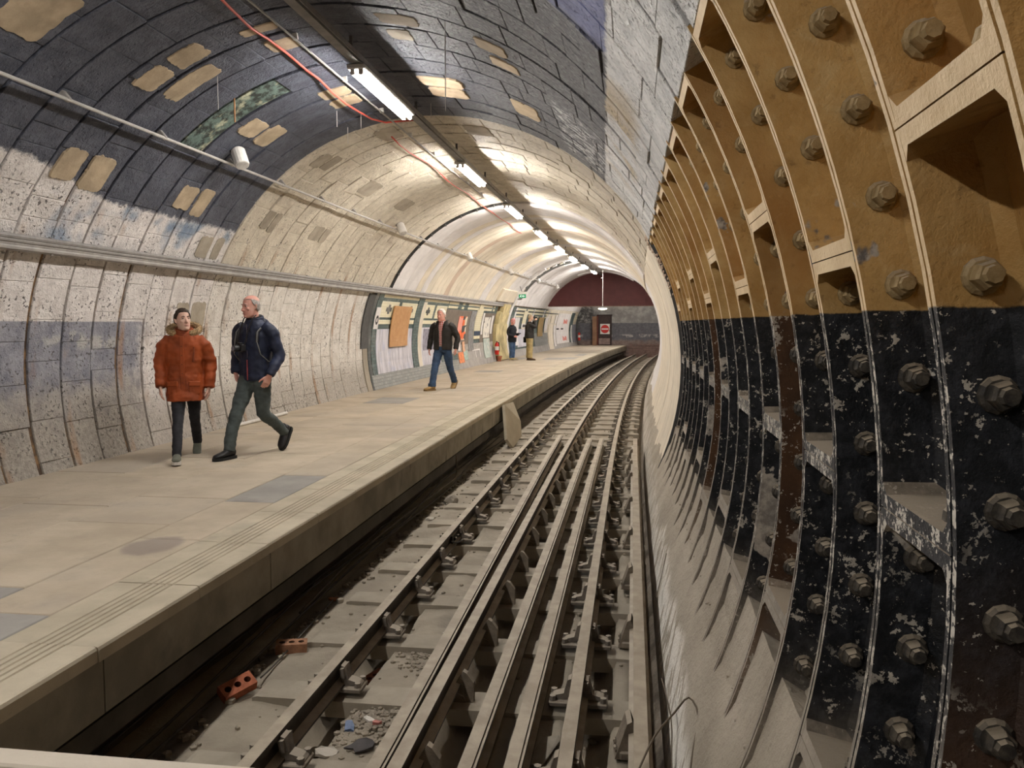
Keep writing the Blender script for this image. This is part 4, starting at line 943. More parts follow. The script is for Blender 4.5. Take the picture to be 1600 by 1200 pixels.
def scrap(name, s_, x, pts, z, mat, label, cat, rz=0, tilt=(0, 0)):
    mb = MB(); n = len(pts); rr = random.Random(len(label)); vs = [Vector((a, b, rr.uniform(0, .012))) for a, b in pts]+[Vector((a, b, rr.uniform(-.012, -.006))) for a, b in pts]
    mb.add(vs, [tuple(range(n)), tuple(range(2*n-1, n-1, -1))]+[(k, n+k, n+(k+1) % n, (k+1) % n) for k in range(n)])
    o = mb.build(name, mat); o.location = (x, s_, bz(s_, x)+z); o.rotation_euler = (tilt[0], tilt[1], rz); return tag(o, label, cat)
el = lambda a, b, n=12, j=.15, sd=1: [(a*cos(2*pi*i/n)*(1+j*mnoise.noise(Vector((i*.9, sd, 0)))), b*sin(2*pi*i/n)*(1+j*mnoise.noise(Vector((i*.9, sd, 4))))) for i in range(n)]
scrap('plate_shard', 4.15, -1.63, el(.065, .045, 12, .3, 2), .02, M_PALE, 'cream shard of a plate on the dust between the rails', 'shard', .3, (.1, .1))
scrap('blue_wrapper', 4.43, -1.60, el(.03, .055, 8, .8, 5), .025, plain('blue_wrapper', (.16, .22, .36), .6), 'scrap of blue wrapper on the dust between the rails', 'litter', .5, (.2, .1))
scrap('rag', 4.2, -1.45, el(.075, .05, 10, .6, 7), .03, plain('dark_rag', (.07, .065, .065), .9), 'crumpled dark rag near the cream plate shard', 'rag', .2, (.15, -.1))
scrap('stone_flake', 4.30, -.46, [(-.035, -.16), (.045, -.13), (.05, .12), (.03, .17), (-.04, .1)], .03, M_STONE, 'long grey stone flake between spare rail and running rail', 'stone', -.25, (.05, .1))
scrap('paper_scrap', 4.5, -1.50, el(.05, .02, 7, .6, 3), .02, M_CHIPW, 'torn white paper scrap beside the blue wrapper', 'litter', -.6); scrap('paper_scrap', 5.9, -1.36, el(.025, .02, 6, .4, 8), .02, M_CHIPW, 'tiny white scrap near the loose rail', 'litter')
scrap('wood_splinter', 6.56, -.10, [(-.006, -.14), (.008, -.14), (.006, .14), (-.006, .13)], .02, plain('red_splinter', (.30, .05, .04), .7), 'thin red painted splinter beside the outer conductor rail', 'splinter', -.9)
scrap('orange_scrap', 6.6, -2.5, el(.05, .03, 7, .5, 9), .015, plain('orange_scrap', (.5, .2, .1), .8), 'small orange scrap on the dust by the platform recess', 'litter'); scrap('pink_scrap', 4.45, -1.44, el(.03, .02, 6, .5, 11), .03, plain('pink_scrap', (.45, .18, .15), .8), 'small pinkish brick scrap beside the white paper scrap', 'litter')
# heap of small rubble: nobody could count it
mb = MB(); rr = random.Random(3)
def pebble(s_, x, r_):
    z = bz(s_, x); mb.ball(fw(s_, x, z+r_*.35), (r_*rr.uniform(.7, 1.3), r_, r_*.7), 5, 3, rot=Matrix.Rotation(rr.uniform(0, 6), 3, 'Z'))
for i in range(700):
    s_ = rr.uniform(3.2, 18)**1.0; x = rr.choice((rr.uniform(-2.6, -1.95), rr.uniform(-1.7, -1.2), rr.uniform(-.5, .1), rr.uniform(-1.0, -.4))); pebble(s_, x, rr.uniform(.006, .022))
for i in range(260): pebble(rr.gauss(4.5, .13), rr.gauss(-1.5, .09), rr.uniform(.008, .026))
for i in range(160): pebble(rr.gauss(5.45, .12), rr.gauss(-1.40, .09), rr.uniform(.008, .022))
for i in range(260): s_ = rr.uniform(4, 16); pebble(s_, -2.5+rr.gauss(0, .07), rr.uniform(.01, .04))
tag(mb.build('rubble', M_DUST), 'small rubble and grit scattered over the track bed', 'rubble', kind='stuff')
# concrete board leaning on the platform edge
lean = MB(); P0 = [(-2.405, 15.25, -.03), (-2.345, 15.95, -.05), (-2.19, 15.9, -.42), (-2.16, 15.8, -.70), (-2.24, 15.2, -.84), (-2.33, 15.05, -.66)]
vs = [Vector(p) for p in P0]; nrm = Vector((.93, -.1, .36)).normalized(); vs2 = [v+nrm*.055 for v in vs]; n = len(vs)
lean.add(vs+vs2, [tuple(range(n)), tuple(range(2*n-1, n-1, -1))]+[(k, n+k, n+(k+1) % n, (k+1) % n) for k in range(n)])
tag(lean.build('leaning_slab', M_COPE), 'broken pale slab leaning against the platform edge', 'slab')
# wires and cables
M_WIRE = plain('rusty_wire', (.11, .085, .06), .6); M_CAB = plain('old_cable', (.05, .042, .034), .7)
def wire(pts, rad, mat, label, cat='wire', grp=None, name='wire', smooth=3):
    P = [Vector(p) for p in pts]; out = []
    for i in range(len(P)-1):
        a, b, c, d = P[max(i-1, 0)], P[i], P[i+1], P[min(i+2, len(P)-1)]
        for k in range(smooth):
            t = k/smooth; out.append(.5*((2*b)+(-a+c)*t+(2*a-5*b+4*c-d)*t*t+(-a+3*b-3*c+d)*t**3))
    out.append(P[-1]); mb = MB(); mb.tube(out, rad, 6); return tag(mb.build(name, mat, smooth=True), label, cat, grp)
wire([(.03, 3.55, -.50), (.12, 3.85, -.46), (.22, 4.02, -.42), (.30, 4.16, -.40), (.34, 4.05, -.44), (.30, 3.85, -.52), (.27, 3.6, -.58), (.30, 3.45, -.55)], .005, M_WIRE, 'thin rusty wire curling in a loop over the conductor rail')
wire([(.18, 4.6, -.50), (.22, 4.3, -.58), (.21, 4.0, -.66), (.20, 3.6, -.70)], .004, M_WIRE, 'thin wire drooping down the white splashed haunch edge')
wire([(.20, 6.3, -.60), (.25, 6.6, -.52), (.30, 6.9, -.42)], .004, M_WIRE, 'thin twig-like wire sticking up on the haunch')
wire([(-2.62, 12.1, -.45), (-2.60, 12.05, -.78), (-2.66, 11.5, -.84), (-2.75, 10, -.86), (-2.8, 8.2, -.88), (-2.72, 6.4, -.9)], .012, plain('pale_old_cable', (.16, .135, .105), .7), 'pale cable with an upright end beside the platform recess', 'cable')
for i in range(3):
    pts = [(-2.58-.14*i+.05*sin(k*1.3+i), 3.0+k*1.25, -.84-.02*i+.05*abs(sin(k*.9+i*2))) for k in range(12)]
    wire(pts, .010, M_CAB, 'old dark cable trailing in the recess under the platform, ' + ('nearest the rail', 'between two others', 'deepest in the recess')[i], 'cable', 'cables under the platform', 'recess_cable')
wire([(-2.36, 4.9, -.78), (-2.38, 5.2, -.80), (-2.42, 5.8, -.80), (-2.5, 6.6, -.84)], .006, M_CAB, 'thin black cable running past the two bricks', 'cable')
wire([(-1.76, 8.35, -.62), (-1.70, 8.4, -.74), (-1.74, 8.1, -.72), (-1.76, 7.9, -.66)], .008, M_CAB, 'short bonding cable looped at the rail joint', 'cable')
# white pipe on the platform, barrier panel in front
pp = empty('pipe', (0, 0, 0), 0, 'white plastic pipe lying on the platform at the foot of the wall', 'pipe'); mb = MB(); mb.tube([(-5.70, 11.05, .03), (-5.665, 12.95, .03)], .028, 10); mb.build('tube', M_WPIPE, pp); mb = MB(); mb.tube([(-5.703, 11.02, .03), (-5.70, 11.06, .03)], .032, 10); mb.build('dark_end', M_BLK, pp)
br = empty('barrier', (0, 0, 0), 0, 'cream painted barrier board across the track in front of the viewer', 'barrier')
M_BAR = plain('barrier_cream', (.62, .55, .45), .5, .08, 3)
mb = MB(); mb.box((-1.05, 1.176, .777), (2.6, .05, .034), bev=.004); mb.build('top_rail', M_BAR, br); mb = MB(); mb.box((-1.05, 1.176, .0), (2.56, .02, 1.53)); mb.build('panel', M_BAR, br)
for x in (-2.3, .2): mb = MB(); mb.box((x, 1.176, -.03), (.06, .045, 1.59), bev=.004); mb.build('post', M_BAR, br)
# ---------------------------------------------------------------- people
def hold(fn):
    mb = MB(); fn(mb); return mb
def remeshed(mb, name, mats, parent, vox, smooth_it=4, disp=None, cut=None, solid=0.0, dec=None):
    o = mb.build(name, mats, None); m = o.modifiers.new('r', 'REMESH'); m.mode = 'VOXEL'; m.voxel_size = vox
    sm = o.modifiers.new('s', 'SMOOTH'); sm.factor = .5; sm.iterations = smooth_it
    if dec: d_ = o.modifiers.new('d', 'DECIMATE'); d_.ratio = dec
    bpy.context.view_layer.update(); me = bpy.data.meshes.new_from_object(o.evaluated_get(bpy.context.evaluated_depsgraph_get())); old = o.data
    o.modifiers.clear(); o.data = me; bpy.data.meshes.remove(old); me.name = name
    if disp:
        me.update(); nr = [v.normal.copy() for v in me.vertices]
        for v, n in zip(me.vertices, nr): v.co += n*disp(v.co)
    if cut:
        bm = bmesh.new(); bm.from_mesh(me); dl = [f for f in bm.faces if cut(f.calc_center_median())]; bmesh.ops.delete(bm, geom=dl, context='FACES'); bm.to_mesh(me); bm.free()
    if solid:
        sd = o.modifiers.new('t', 'SOLIDIFY'); sd.thickness = solid; sd.offset = -1
    me.polygons.foreach_set('use_smooth', [True]*len(me.polygons))
    if len(me.materials) == 0: me.materials.append(mats)
    o.parent = parent; return o
def folds(amp, sc, zs=1.0, seed=0):
    off = Vector((seed*7.3, seed*3.1, 0))
    return lambda c: amp*(mnoise.noise(Vector((c.x*sc, c.y*sc, c.z*sc*zs))+off)+.5*mnoise.noise(Vector((c.x*sc*2.3, c.y*sc*2.3, c.z*sc*2.1*zs))+off))
def ell(cx, cy, z, rx, ry, n=20, tilt=0.0, p=2.2):
    out = []
    for i in range(n):
        a = 2*pi*i/n; c, s_ = cos(a), sin(a); q = 1/((abs(c)**p+abs(s_)**p)**(1/p))
        out.append(Vector((cx+rx*c*q, cy+ry*s_*q, z+tilt*s_*q*ry)))
    return out
def limb(mb, pts, rad, n=14, sub=3):
    P = [Vector(p) for p in pts]; out = []; rs = []
    for i in range(len(P)-1):
        a, b, c, d = P[max(i-1, 0)], P[i], P[i+1], P[min(i+2, len(P)-1)]
        for k in range(sub):
            t = k/sub; out.append(.5*((2*b)+(-a+c)*t+(2*a-5*b+4*c-d)*t*t+(-a+3*b-3*c+d)*t**3)); u_ = t*t*(3-2*t)
            r0, r1_ = rad[i], rad[i+1]
            rs.append(tuple(x+(y-x)*u_ for x, y in zip(r0, r1_)) if isinstance(r0, tuple) else r0+(r1_-r0)*u_)
    out.append(P[-1]); rs.append(rad[-1]); mb.tube(out, rs, n)
def hand(mb, w, d, back, side, curl, L=.185):
    """w wrist, d pointing along the hand, back = direction the back of the hand faces, side = +1/-1 for thumb side"""
    w = Vector(w); d = Vector(d).normalized(); b = Vector(back); b = (b-d*b.dot(d)).normalized(); t = d.cross(b)*side   # t towards the thumb
    k = L/.185
    mb.tube([w-d*.03, w+d*.01*k, w+d*.05*k, w+d*.088*k], [(.021*k, .027*k), (.018*k, .030*k), (.016*k, .040*k), (.013*k, .038*k)], 10, ref=b)
    for i, (o_, ln) in enumerate(((.029, .070), (.010, .080), (-.010, .074), (-.028, .058))):
        p = w+d*.075*k+t*o_*k; dd = d.copy(); pts = [p]; seg = (.48, .30, .25)
        for q in range(3):
            ang = curl*(.55, .75, .5)[q]+i*.03
            dd = (dd*cos(ang)-b*sin(ang)).normalized(); p = p+dd*ln*k*seg[q]; pts.append(p)
        mb.tube(pts, [.0092*k, .0088*k, .0080*k, .0062*k], 8)
    p0 = w+d*.022*k+t*.022*k; td = (d*.75+t*.62-b*.15).normalized(); p1 = p0+td*.042*k; td2 = (td+d*.3-b*.25*curl).normalized(); p2 = p1+td2*.03*k; p3 = p2+(td2-t*.25-b*.1).normalized()*.024*k
    mb.tube([p0, p1, p2, p3], [.013*k, .0115*k, .0095*k, .0072*k], 8)
def head_into(mb, H, c, sc=1.0, fat=1.0):
    """head centred at c (mid height), H rotates head space: face -Y, up Z"""
    def X(x, y, z): return c+H @ Vector((x*sc, y*sc, z*sc))
    secs = [(-.118, .028, -.052, .020), (-.108, .042, -.042, .040), (-.090, .053, -.030, .058), (-.065, .061, -.020, .072), (-.035, .067, -.010, .084), (0, .071, .002, .092), (.035, .073, .008, .095), (.065, .070, .010, .091), (.092, .058, .012, .074), (.110, .036, .013, .046), (.118, .012, .013, .016)]
    rings = []
    for z, rx, cy, ry in secs:
        r_ = []
        for i in range(18):
            a = 2*pi*i/18; y = cy+ry*sin(a); x = rx*fat*cos(a)
            if sin(a) < 0: x *= 1-.10*(-sin(a))
            r_.append(X(x, y, z))
        rings.append(r_)
    mb.loft(rings)
    # nose, brow, cheeks, lips, chin, ears
    mb.tube([X(0, -.084, .012), X(0, -.098, -.012), X(0, -.110, -.034), X(0, -.094, -.044)], [.008*sc, .010*sc, .013*sc, .010*sc], 8)
    for s_ in (-1, 1):
        mb.ball(X(s_*.010, -.094, -.036), .0095*sc, 8, 5); mb.ball(X(s_*.028, -.081, .024), (.022*sc, .010*sc, .007*sc), 8, 5, rot=H); mb.ball(X(s_*.036, -.062, -.022), (.022*sc, .018*sc, .018*sc), 8, 5, rot=H)
        mb.tube([X(s_*.070*fat, .005, .020), X(s_*.079*fat, .016, .018), X(s_*.078*fat, .014, -.012), X(s_*.070*fat, .004, -.030)], [.008*sc, .012*sc, .010*sc, .008*sc], 8)
    mb.ball(X(0, -.084, -.066), (.024*sc, .010*sc, .007*sc), 8, 5, rot=H); mb.ball(X(0, -.083, -.077), (.021*sc, .010*sc, .007*sc), 8, 5, rot=H); mb.ball(X(0, -.077, -.100), (.022*sc, .018*sc, .015*sc), 8, 5, rot=H)
    return X
def hair_cap(X, name, mat, parent, line, thick=.010, top=1.0, rough=.004, seed=1):
    """line(az) -> lowest elevation (rad) of hair, az=0 at the face; returns a shell; top<pi/2 leaves a bald crown"""
    nA, nE = 40, 12; vs = []; fs = []; rr = random.Random(seed)
    def surf(az, el, add):
        x = sin(az)*cos(el); y = -cos(az)*cos(el); z = sin(el)
        return X(x*(.073+add), .006+y*(.093+add), .008+z*(.110+add))
    for j in range(nE+1):
        for i in range(nA):
            az = -pi+2*pi*i/nA; lo = line(az); el = lo+(top-lo)*j/nE; e_ = min(1, j*.9, (nE-j)*.9 if top < 1.5 else 1)
            vs.append(surf(az, el, -.004+(thick+.004+rr.uniform(-rough, rough))*e_))
    for j in range(nE):
        for i in range(nA):
            a = j*nA+i; b = j*nA+(i+1) % nA; fs.append((a, b, b+nA, a+nA))
    if top > 1.5: fs.append(tuple(nE*nA+i for i in range(nA)))
    mb = MB(); mb.add(vs, fs); return mb.build(name, mat, parent, smooth=True)
def shoe(parent, ank, toe_dir, pitch, mats, L=.28, w=.05, high=.0, name='shoe'):
    """ank: ankle joint; toe_dir horizontal heading (rad, 0 = -Y); pitch >0 raises the heel"""
    Rm = Matrix.Rotation(toe_dir, 3, 'Z') @ Matrix.Rotation(pitch, 3, 'X'); a = Vector(ank)
    def F(x, y, z): return a+Rm @ Vector((x, y, z))
    st = [(.075, .030, .028, .055), (.065, .037, .036, .060), (.03, .040, .045, .066), (-.02, .043, .044, .052), (-.08, .047, .034, .036), (-.13, .049, .026, .028), (-.17, .042, .022, .022), (-.195, .022, .016, .014)]
    k = L/.28; rings = []
    for y, rx, rz, cz in st:
        rings.append([F(rx*k*cos(2*pi*i/14)*w/.05, y*k, -.075+.014+max(0, cz-.0)*.9+(rz*sin(2*pi*i/14) if sin(2*pi*i/14) > 0 else cz*.85*sin(2*pi*i/14))) for i in range(14)])
    mb = MB(); mb.loft(rings)
    mb.tube([F(0, .035, -.02), F(0, .03, .03+high)], [(.042*k, .040*k), (.040*k, .038*k)], 12)
    o = mb.build(name, mats[0], parent, smooth=True)
    out = [(.085, .030), (.05, .041), (0, .042), (-.07, .048), (-.13, .050), (-.175, .042), (-.205, .018)]
    pl = [(x*w/.05, y) for y, x in out]+[(-x*w/.05, y) for y, x in reversed(out)]
    ms = MB(); n = len(pl); ms.add([F(x*k, y*k, z) for z in (-.088, -.056) for x, y in pl], [tuple(range(n-1, -1, -1)), tuple(range(n, 2*n))]+[(i, (i+1) % n, n+(i+1) % n, n+i) for i in range(n)])
    ms.build('sole', mats[1], o); return o
def rotz(a): return Matrix.Rotation(a, 3, 'Z')
def skin_mat(name, c, blush):
    g = G(name); n = g.noise(14, 4); g.col(g.mix(n.step(.35, .65)*.6, c, blush)).rough(.55); g.b.inputs['Subsurface Weight'].default_value = 0.0; return g.m
def cloth(name, c, var=.18, rough=.8, sc=9, fine=260):
    g = G(name); n = g.noise(sc, 4); f_ = g.noise(fine, 2)
    g.col(g.mix(n.step(.3, .7), tuple(q*(1-var) for q in c), tuple(min(1, q*(1+var)) for q in c))).rough(rough).bump(f_+n*2, .002, .6); return g.m
EYE_W = plain('eye_white', (.42, .36, .33), .5, .02, bump=0); EYE_D = plain('eye_dark', (.03, .025, .02), .2, .02, bump=0)
def face_parts(X, parent, sc, browmat, lipmat):
    for s_ in (-1, 1):
        mb = MB(); mb.ball(X(s_*.029, -.0725, .008), .0100*sc, 10, 7); e = mb.build('eye', EYE_W, parent, smooth=True)
        mb = MB(); mb.ball(X(s_*.029, -.0775, .008), .0066*sc, 8, 6); mb.build('iris', EYE_D, e, smooth=True)
        mb = MB(); mb.tube([X(s_*.012, -.091, .025), X(s_*.030, -.090, .031), X(s_*.046, -.078, .026)], [.0035*sc, .0045*sc, .0025*sc], 6); mb.build('eyebrow', browmat, parent, smooth=True)
    mb = MB(); mb.tube([X(-.022, -.085, -.071), X(-.008, -.0945, -.069), X(0, -.095, -.0705), X(.008, -.0945, -.069), X(.022, -.085, -.071)], [.003*sc, .0048*sc, .005*sc, .0048*sc, .003*sc], 6); mb.build('mouth', lipmat, parent, smooth=True)
# ---- the boy in the orange parka
def person_boy():
    root = empty('person', fw(8.60, -4.945, 0), .36, 'youth in a rust orange fur-hooded parka walking and looking up', 'person', 'people walking on the platform')
    SK = skin_mat('fair_skin', (.60, .40, .31), (.62, .33, .26)); PAR = cloth('rust_orange_parka', (.275, .055, .012), .22, .6, 7); JN = cloth('black_jeans', (.018, .018, .022), .3)
    RIB = cloth('dark_rust_lining', (.16, .035, .012)); BROWN = plain('dark_brown_hair', (.035, .022, .014), .6, .4, 40)
    hipz = .84; A_f = (-.045, -.40, .085); A_b = (.045, .41, .135)
    K_f = (-.055, -.20, .46); K_b = (.065, .14, .45)
    sh = .225; shz = 1.345
    El = (.262, .05, 1.06); Wl = (.250, -.02, .80); Er = (-.258, .02, 1.07); Wr = (-.245, -.09, .82)
    Hd = rotz(.55) @ Matrix.Rotation(-.16, 3, 'X'); hc = Vector((.0, -.040, 1.545))
    b = MB(); X = head_into(b, Hd, hc, 1.03)
    b.tube([(0, .01, 1.32), (0, .0, 1.40), hc+Hd @ Vector((0, .015, -.05))], [.065, .054, .055], 14)
    b.loft([ell(0, .0, z, rx, ry) for z, rx, ry in ((.80, .13, .09), (.95, .135, .095), (1.12, .145, .10), (1.28, .155, .10), (1.36, .10, .08))])
    for E_, W_, s_ in ((El, Wl, 1), (Er, Wr, -1)):
        limb(b, [(s_*.155, 0, 1.31), E_, W_], [.045, .038, .026], 10)
    hand(b, Wl, (-.05, -.10, -1), (1, -.1, 0), 1, .45, .20); hand(b, Wr, (.02, -.16, -1), (-1, -.15, 0), -1, .45, .20)
    limb(b, [(-.07, 0, .86), K_f, A_f], [.06, .036, .028], 10); limb(b, [(.07, 0, .86), K_b, A_b], [.06, .036, .028], 10)
    remeshed(b, 'body', SK, root, .0055, 3)
    face_parts(X, root, 1.03, BROWN, plain('lips', (.45, .18, .15), .5, .1))
    hair_cap(X, 'hair', BROWN, root, lambda a: (.62 if abs(a) < .9 else (.62-(abs(a)-.9)*1.1 if abs(a) < 1.35 else (.05-(abs(a)-1.35)*.40))), .016, 1.55, .006)
    # parka
    p = MB(); z_ = [(.655, .196, .165), (.70, .200, .160), (.82, .198, .142), (.93, .190, .128), (.99, .184, .124), (1.02, .183, .124), (1.10, .190, .130), (1.22, .198, .134), (1.31, .192, .126), (1.37, .165, .112), (1.42, .105, .092)]
    p.loft([ell(0, .005-(.016 if z < .8 else 0), z, rx, ry, 24, 0, 2.5) for z, rx, ry in z_])
    for E_, W_, s_ in ((El, Wl, 1), (Er, Wr, -1)):
        W2 = Vector(E_)+(Vector(W_)-Vector(E_))*1.02
        limb(p, [(s_*.14, .005, 1.325), (s_*.205, .012, 1.265), (Vector((s_*.212, .02, 1.265))+Vector(E_))/2, E_, (Vector(E_)+W2)/2, W2], [.076, .080, .076, .072, .066, .058], 16)
    def puff(c): return .0028*sin(c.z*70+3*mnoise.noise(c*5))*(1 if abs(c.x) > .2 else .3)+folds(.011, 10, 1.3, 2)(c)
    remeshed(p, 'parka', PAR, root, .009, 5, disp=puff)
    q = MB(); q.box((-.006, -.133, 1.07), (.045, .02, .60), bev=.006, rot=None); o = q.build('front_placket', PAR, root)
    for s_ in (-1, 1):
        q = MB(); q.box((s_*.115, -.128, .845), (.125, .03, .055), bev=.008, rot=rotz(s_*.28) @ Matrix.Rotation(.05*s_, 3, 'Y')); q.build('pocket_flap', PAR, root)
        q = MB(); q.box((s_*.112, -.124, .78), (.115, .02, .10), bev=.008, rot=rotz(s_*.28)); q.build('pocket', PAR, root)
    q = MB(); q.box((.115, -.130, 1.17), (.018, .018, .17), bev=.005, rot=rotz(.3) @ Matrix.Rotation(.08, 3, 'Y')); q.build('chest_zip', RIB, root)
    for z in (.86, .96, 1.06, 1.16, 1.26): q = MB(); q.tube([(-.006, -.140, z), (-.006, -.150, z)], .008, 8); q.build('snap', RIB, root)
    for W_, E_ in ((Wl, El), (Wr, Er)): d = (Vector(W_)-Vector(E_)).normalized(); q = MB(); q.tube([Vector(W_)-d*.03, Vector(W_)+d*.012], .050, 14); q.build('cuff', RIB, root, smooth=True)
    # collar, hood and fur trim
    q = MB(); q.loft([ell(0, .0, z, rx, ry, 20, tl) for z, rx, ry, tl in ((1.37, .125, .105, 0), (1.42, .108, .098, .15), (1.455, .098, .092, .25))]); q.ball((0, .115, 1.39), (.135, .075, .085), 14, 8); remeshed(q, 'hood', PAR, root, .009, 4, disp=folds(.008, 10, 1, 5))
    q = MB(); q.loft([ell(0, -.0, z, .088, .083, 18, .25) for z in (1.43, 1.462)]); q.build('hood_lining', RIB, root)
    FUR = plain('tan_fur', (.33, .225, .12), .95, .45, 60); q = MB(); rr = random.Random(4)
    for i in range(44):
        a = -.95+(pi+1.9)*i/43; c = Vector((.158*cos(a), .035+.125*sin(a), 1.445+.055*sin(a))); q.ball(c, .036, 7, 4)
    for i in range(900):
        a = rr.uniform(-1.0, pi+1.0); c = Vector((.158*cos(a), .035+.125*sin(a), 1.445+.055*sin(a))); d = Vector((rr.gauss(0, 1)+.5*cos(a), rr.gauss(0, 1)+.5*sin(a), rr.gauss(0, 1)+.2)).normalized()
        t_ = d.orthogonal().normalized(); b_ = c+d*.026; q.add([b_+t_*.0045, b_-t_*.0045, b_+d.cross(t_)*.004, b_+d*rr.uniform(.016, .030)], [(0, 1, 3), (1, 2, 3), (2, 0, 3)])
    q.build('fur_trim', FUR, root)
    t = MB(); t.loft([ell(0, .0, z, rx, ry, 18) for z, rx, ry in ((.76, .125, .10), (.84, .145, .112), (.95, .14, .105))])
    limb(t, [(-.072, 0, .84), (-.066, -.075, .65), K_f, (-.05, -.32, .26), (A_f[0], A_f[1]+.005, .075)], [.092, .078, .060, .054, .048], 14); limb(t, [(.072, 0, .84), (.075, .07, .65), K_b, (.055, .29, .28), (A_b[0], A_b[1]+.01, .120)], [.092, .078, .060, .056, .052], 14)
    remeshed(t, 'jeans', JN, root, .009, 4, disp=folds(.006, 12, 1.6, 3))
    SH = [cloth('grey_trainer', (.12, .125, .10)), plain('white_sole', (.58, .55, .50), .6, .05)]
    shoe(root, A_f, .12, -.10, SH, .275); shoe(root, A_b, .05, .62, SH, .275)
    return root
# ---- the man with the camera
def person_man():
    root = empty('person', fw(8.93, -4.27, 0), -.24, 'balding man in a navy jacket with a backpack and camera walking beside the youth', 'person', 'people walking on the platform')
    SK = skin_mat('ruddy_skin', (.58, .33, .26), (.60, .25, .20)); NV = cloth('navy_jacket', (.014, .019, .042), .3, .55, 6); TR = cloth('grey_green_trousers', (.062, .076, .074), .2); BK = plain('black_boot', (.016, .015, .016), .5)
    GREY = plain('grey_hair', (.30, .27, .25), .8, .3, 60)
    A_f = (-.085, -.38, .09); K_f = (-.095, -.22, .50); A_b = (.10, .37, .235); K_b = (.10, .0, .49)
    El = (.285, .07, 1.15); Wl = (.275, -.10, .925); Er = (-.295, .05, 1.17); Wr = (-.22, -.075, .94)
    Hd = rotz(-.30) @ Matrix.Rotation(.06, 3, 'X'); hc = Vector((.0, -.05, 1.70))
    b = MB(); X = head_into(b, Hd, hc, 1.07, .97)
    b.tube([(0, .02, 1.46), (0, .0, 1.54), hc+Hd @ Vector((0, .02, -.05))], [.072, .060, .06], 14)
    b.loft([ell(0, .0, z, rx, ry) for z, rx, ry in ((.92, .15, .10), (1.05, .15, .11), (1.25, .16, .11), (1.40, .17, .11), (1.49, .10, .08))])
    for E_, W_, s_ in ((El, Wl, 1), (Er, Wr, -1)): limb(b, [(s_*.17, 0, 1.44), E_, W_], [.05, .042, .030], 10)
    hand(b, Wl, (-.25, -.35, -1), (.8, -.5, 0), 1, .6, .205); hand(b, Wr, (.35, .1, -1), (-1, -.2, 0), -1, .3, .19)
    limb(b, [(-.08, 0, .95), K_f, A_f], [.07, .04, .03], 10); limb(b, [(.08, 0, .95), K_b, A_b], [.07, .04, .03], 10)
    remeshed(b, 'body', SK, root, .0058, 3)
    face_parts(X, root, 1.07, GREY, plain('lips_man', (.40, .17, .14), .5, .1))
    hair_cap(X, 'hair', GREY, root, lambda a: (.62 if abs(a) < 1.1 else max(-.55, .45-(abs(a)-1.1)*1.1)), .006, .68, .003)
    p = MB(); z_ = [(.865, .185, .125), (.90, .195, .132), (.98, .190, .130), (1.08, .188, .128), (1.22, .200, .134), (1.36, .212, .135), (1.45, .195, .125), (1.51, .130, .102), (1.55, .095, .090)]
    p.loft([ell(0, .0, z, rx, ry, 24, 0, 2.4) for z, rx, ry in z_])
    for E_, W_, s_ in ((El, Wl, 1), (Er, Wr, -1)):
        limb(p, [(s_*.15, .0, 1.465), (s_*.225, .01, 1.41), (Vector((s_*.225, .01, 1.41))+Vector(E_))/2, E_, (Vector(E_)+Vector(W_))/2, W_], [.078, .080, .074, .068, .062, .052], 16)
    remeshed(p, 'jacket', NV, root, .009, 4, disp=folds(.010, 9, 1.3, 8))
    q = MB(); q.loft([ell(0, .01, z, rx, ry, 20, tl) for z, rx, ry, tl in ((1.50, .125, .105, .0), (1.55, .105, .098, .2), (1.585, .098, .094, .28))]); q.ball((0, .115, 1.51), (.12, .06, .07), 14, 8); remeshed(q, 'hood', NV, root, .009, 4, disp=folds(.008, 11, 1, 6))
    q = MB(); q.loft([ell(0, .0, z, .085, .080, 18, .28) for z in (1.55, 1.592)]); q.build('collar_lining', plain('dark_collar', (.03, .03, .035), .8), root)
    q = MB(); q.tube([(0, -.138, z) for z in (.87, 1.0, 1.1)], .007, 6); q.build('red_zip', plain('zip_red', (.26, .05, .055), .6), root)
    q = MB(); q.tube([(0, -.131, z) for z in (1.12, 1.25, 1.4, 1.5)], .005, 6); q.build('zip', plain('zip_dark', (.06, .05, .06), .5), root)
    q = MB(); q.loft([ell(0, .0, z, rx, ry, 22, 0, 2.3) for z, rx, ry in ((.855, .172, .118), (.885, .175, .12))]); q.build('hem_band', NV, root)
    t = MB(); t.loft([ell(0, .0, z, rx, ry, 18) for z, rx, ry in ((.84, .14, .11), (.92, .165, .122), (1.0, .16, .118))])
    limb(t, [(-.085, 0, .91), (-.092, -.11, .70), K_f, (-.09, -.32, .28), (A_f[0], A_f[1]+.005, .085)], [.108, .094, .074, .066, .062], 16); limb(t, [(.085, 0, .91), (.095, .0, .70), K_b, (.10, .20, .35), (A_b[0], A_b[1]+.005, .215)], [.108, .096, .076, .064, .058], 16)
    remeshed(t, 'trousers', TR, root, .009, 4, disp=folds(.009, 11, 1.4, 4))
    SH = [BK, plain('boot_sole', (.012, .012, .012), .7)]
    shoe(root, A_f, -.10, 0, SH, .30, .052, .03); shoe(root, A_b, .0, .95, SH, .30, .052, .03)
    # camera on its strap and backpack: carried things
    M_ = root.matrix_basis.copy(); Rz = rotz(-.24)
    cm = empty('camera', root.location+Rz @ Vector((-.055, -.20, 1.235)), -.24-.25, 'black camera hanging on a strap at the chest of the man in navy', 'camera')
    q = MB(); q.box((0, .02, 0), (.125, .06, .085), bev=.010); q.box((0, .015, .048), (.05, .045, .028), bev=.008); q.build('body', BK, cm)
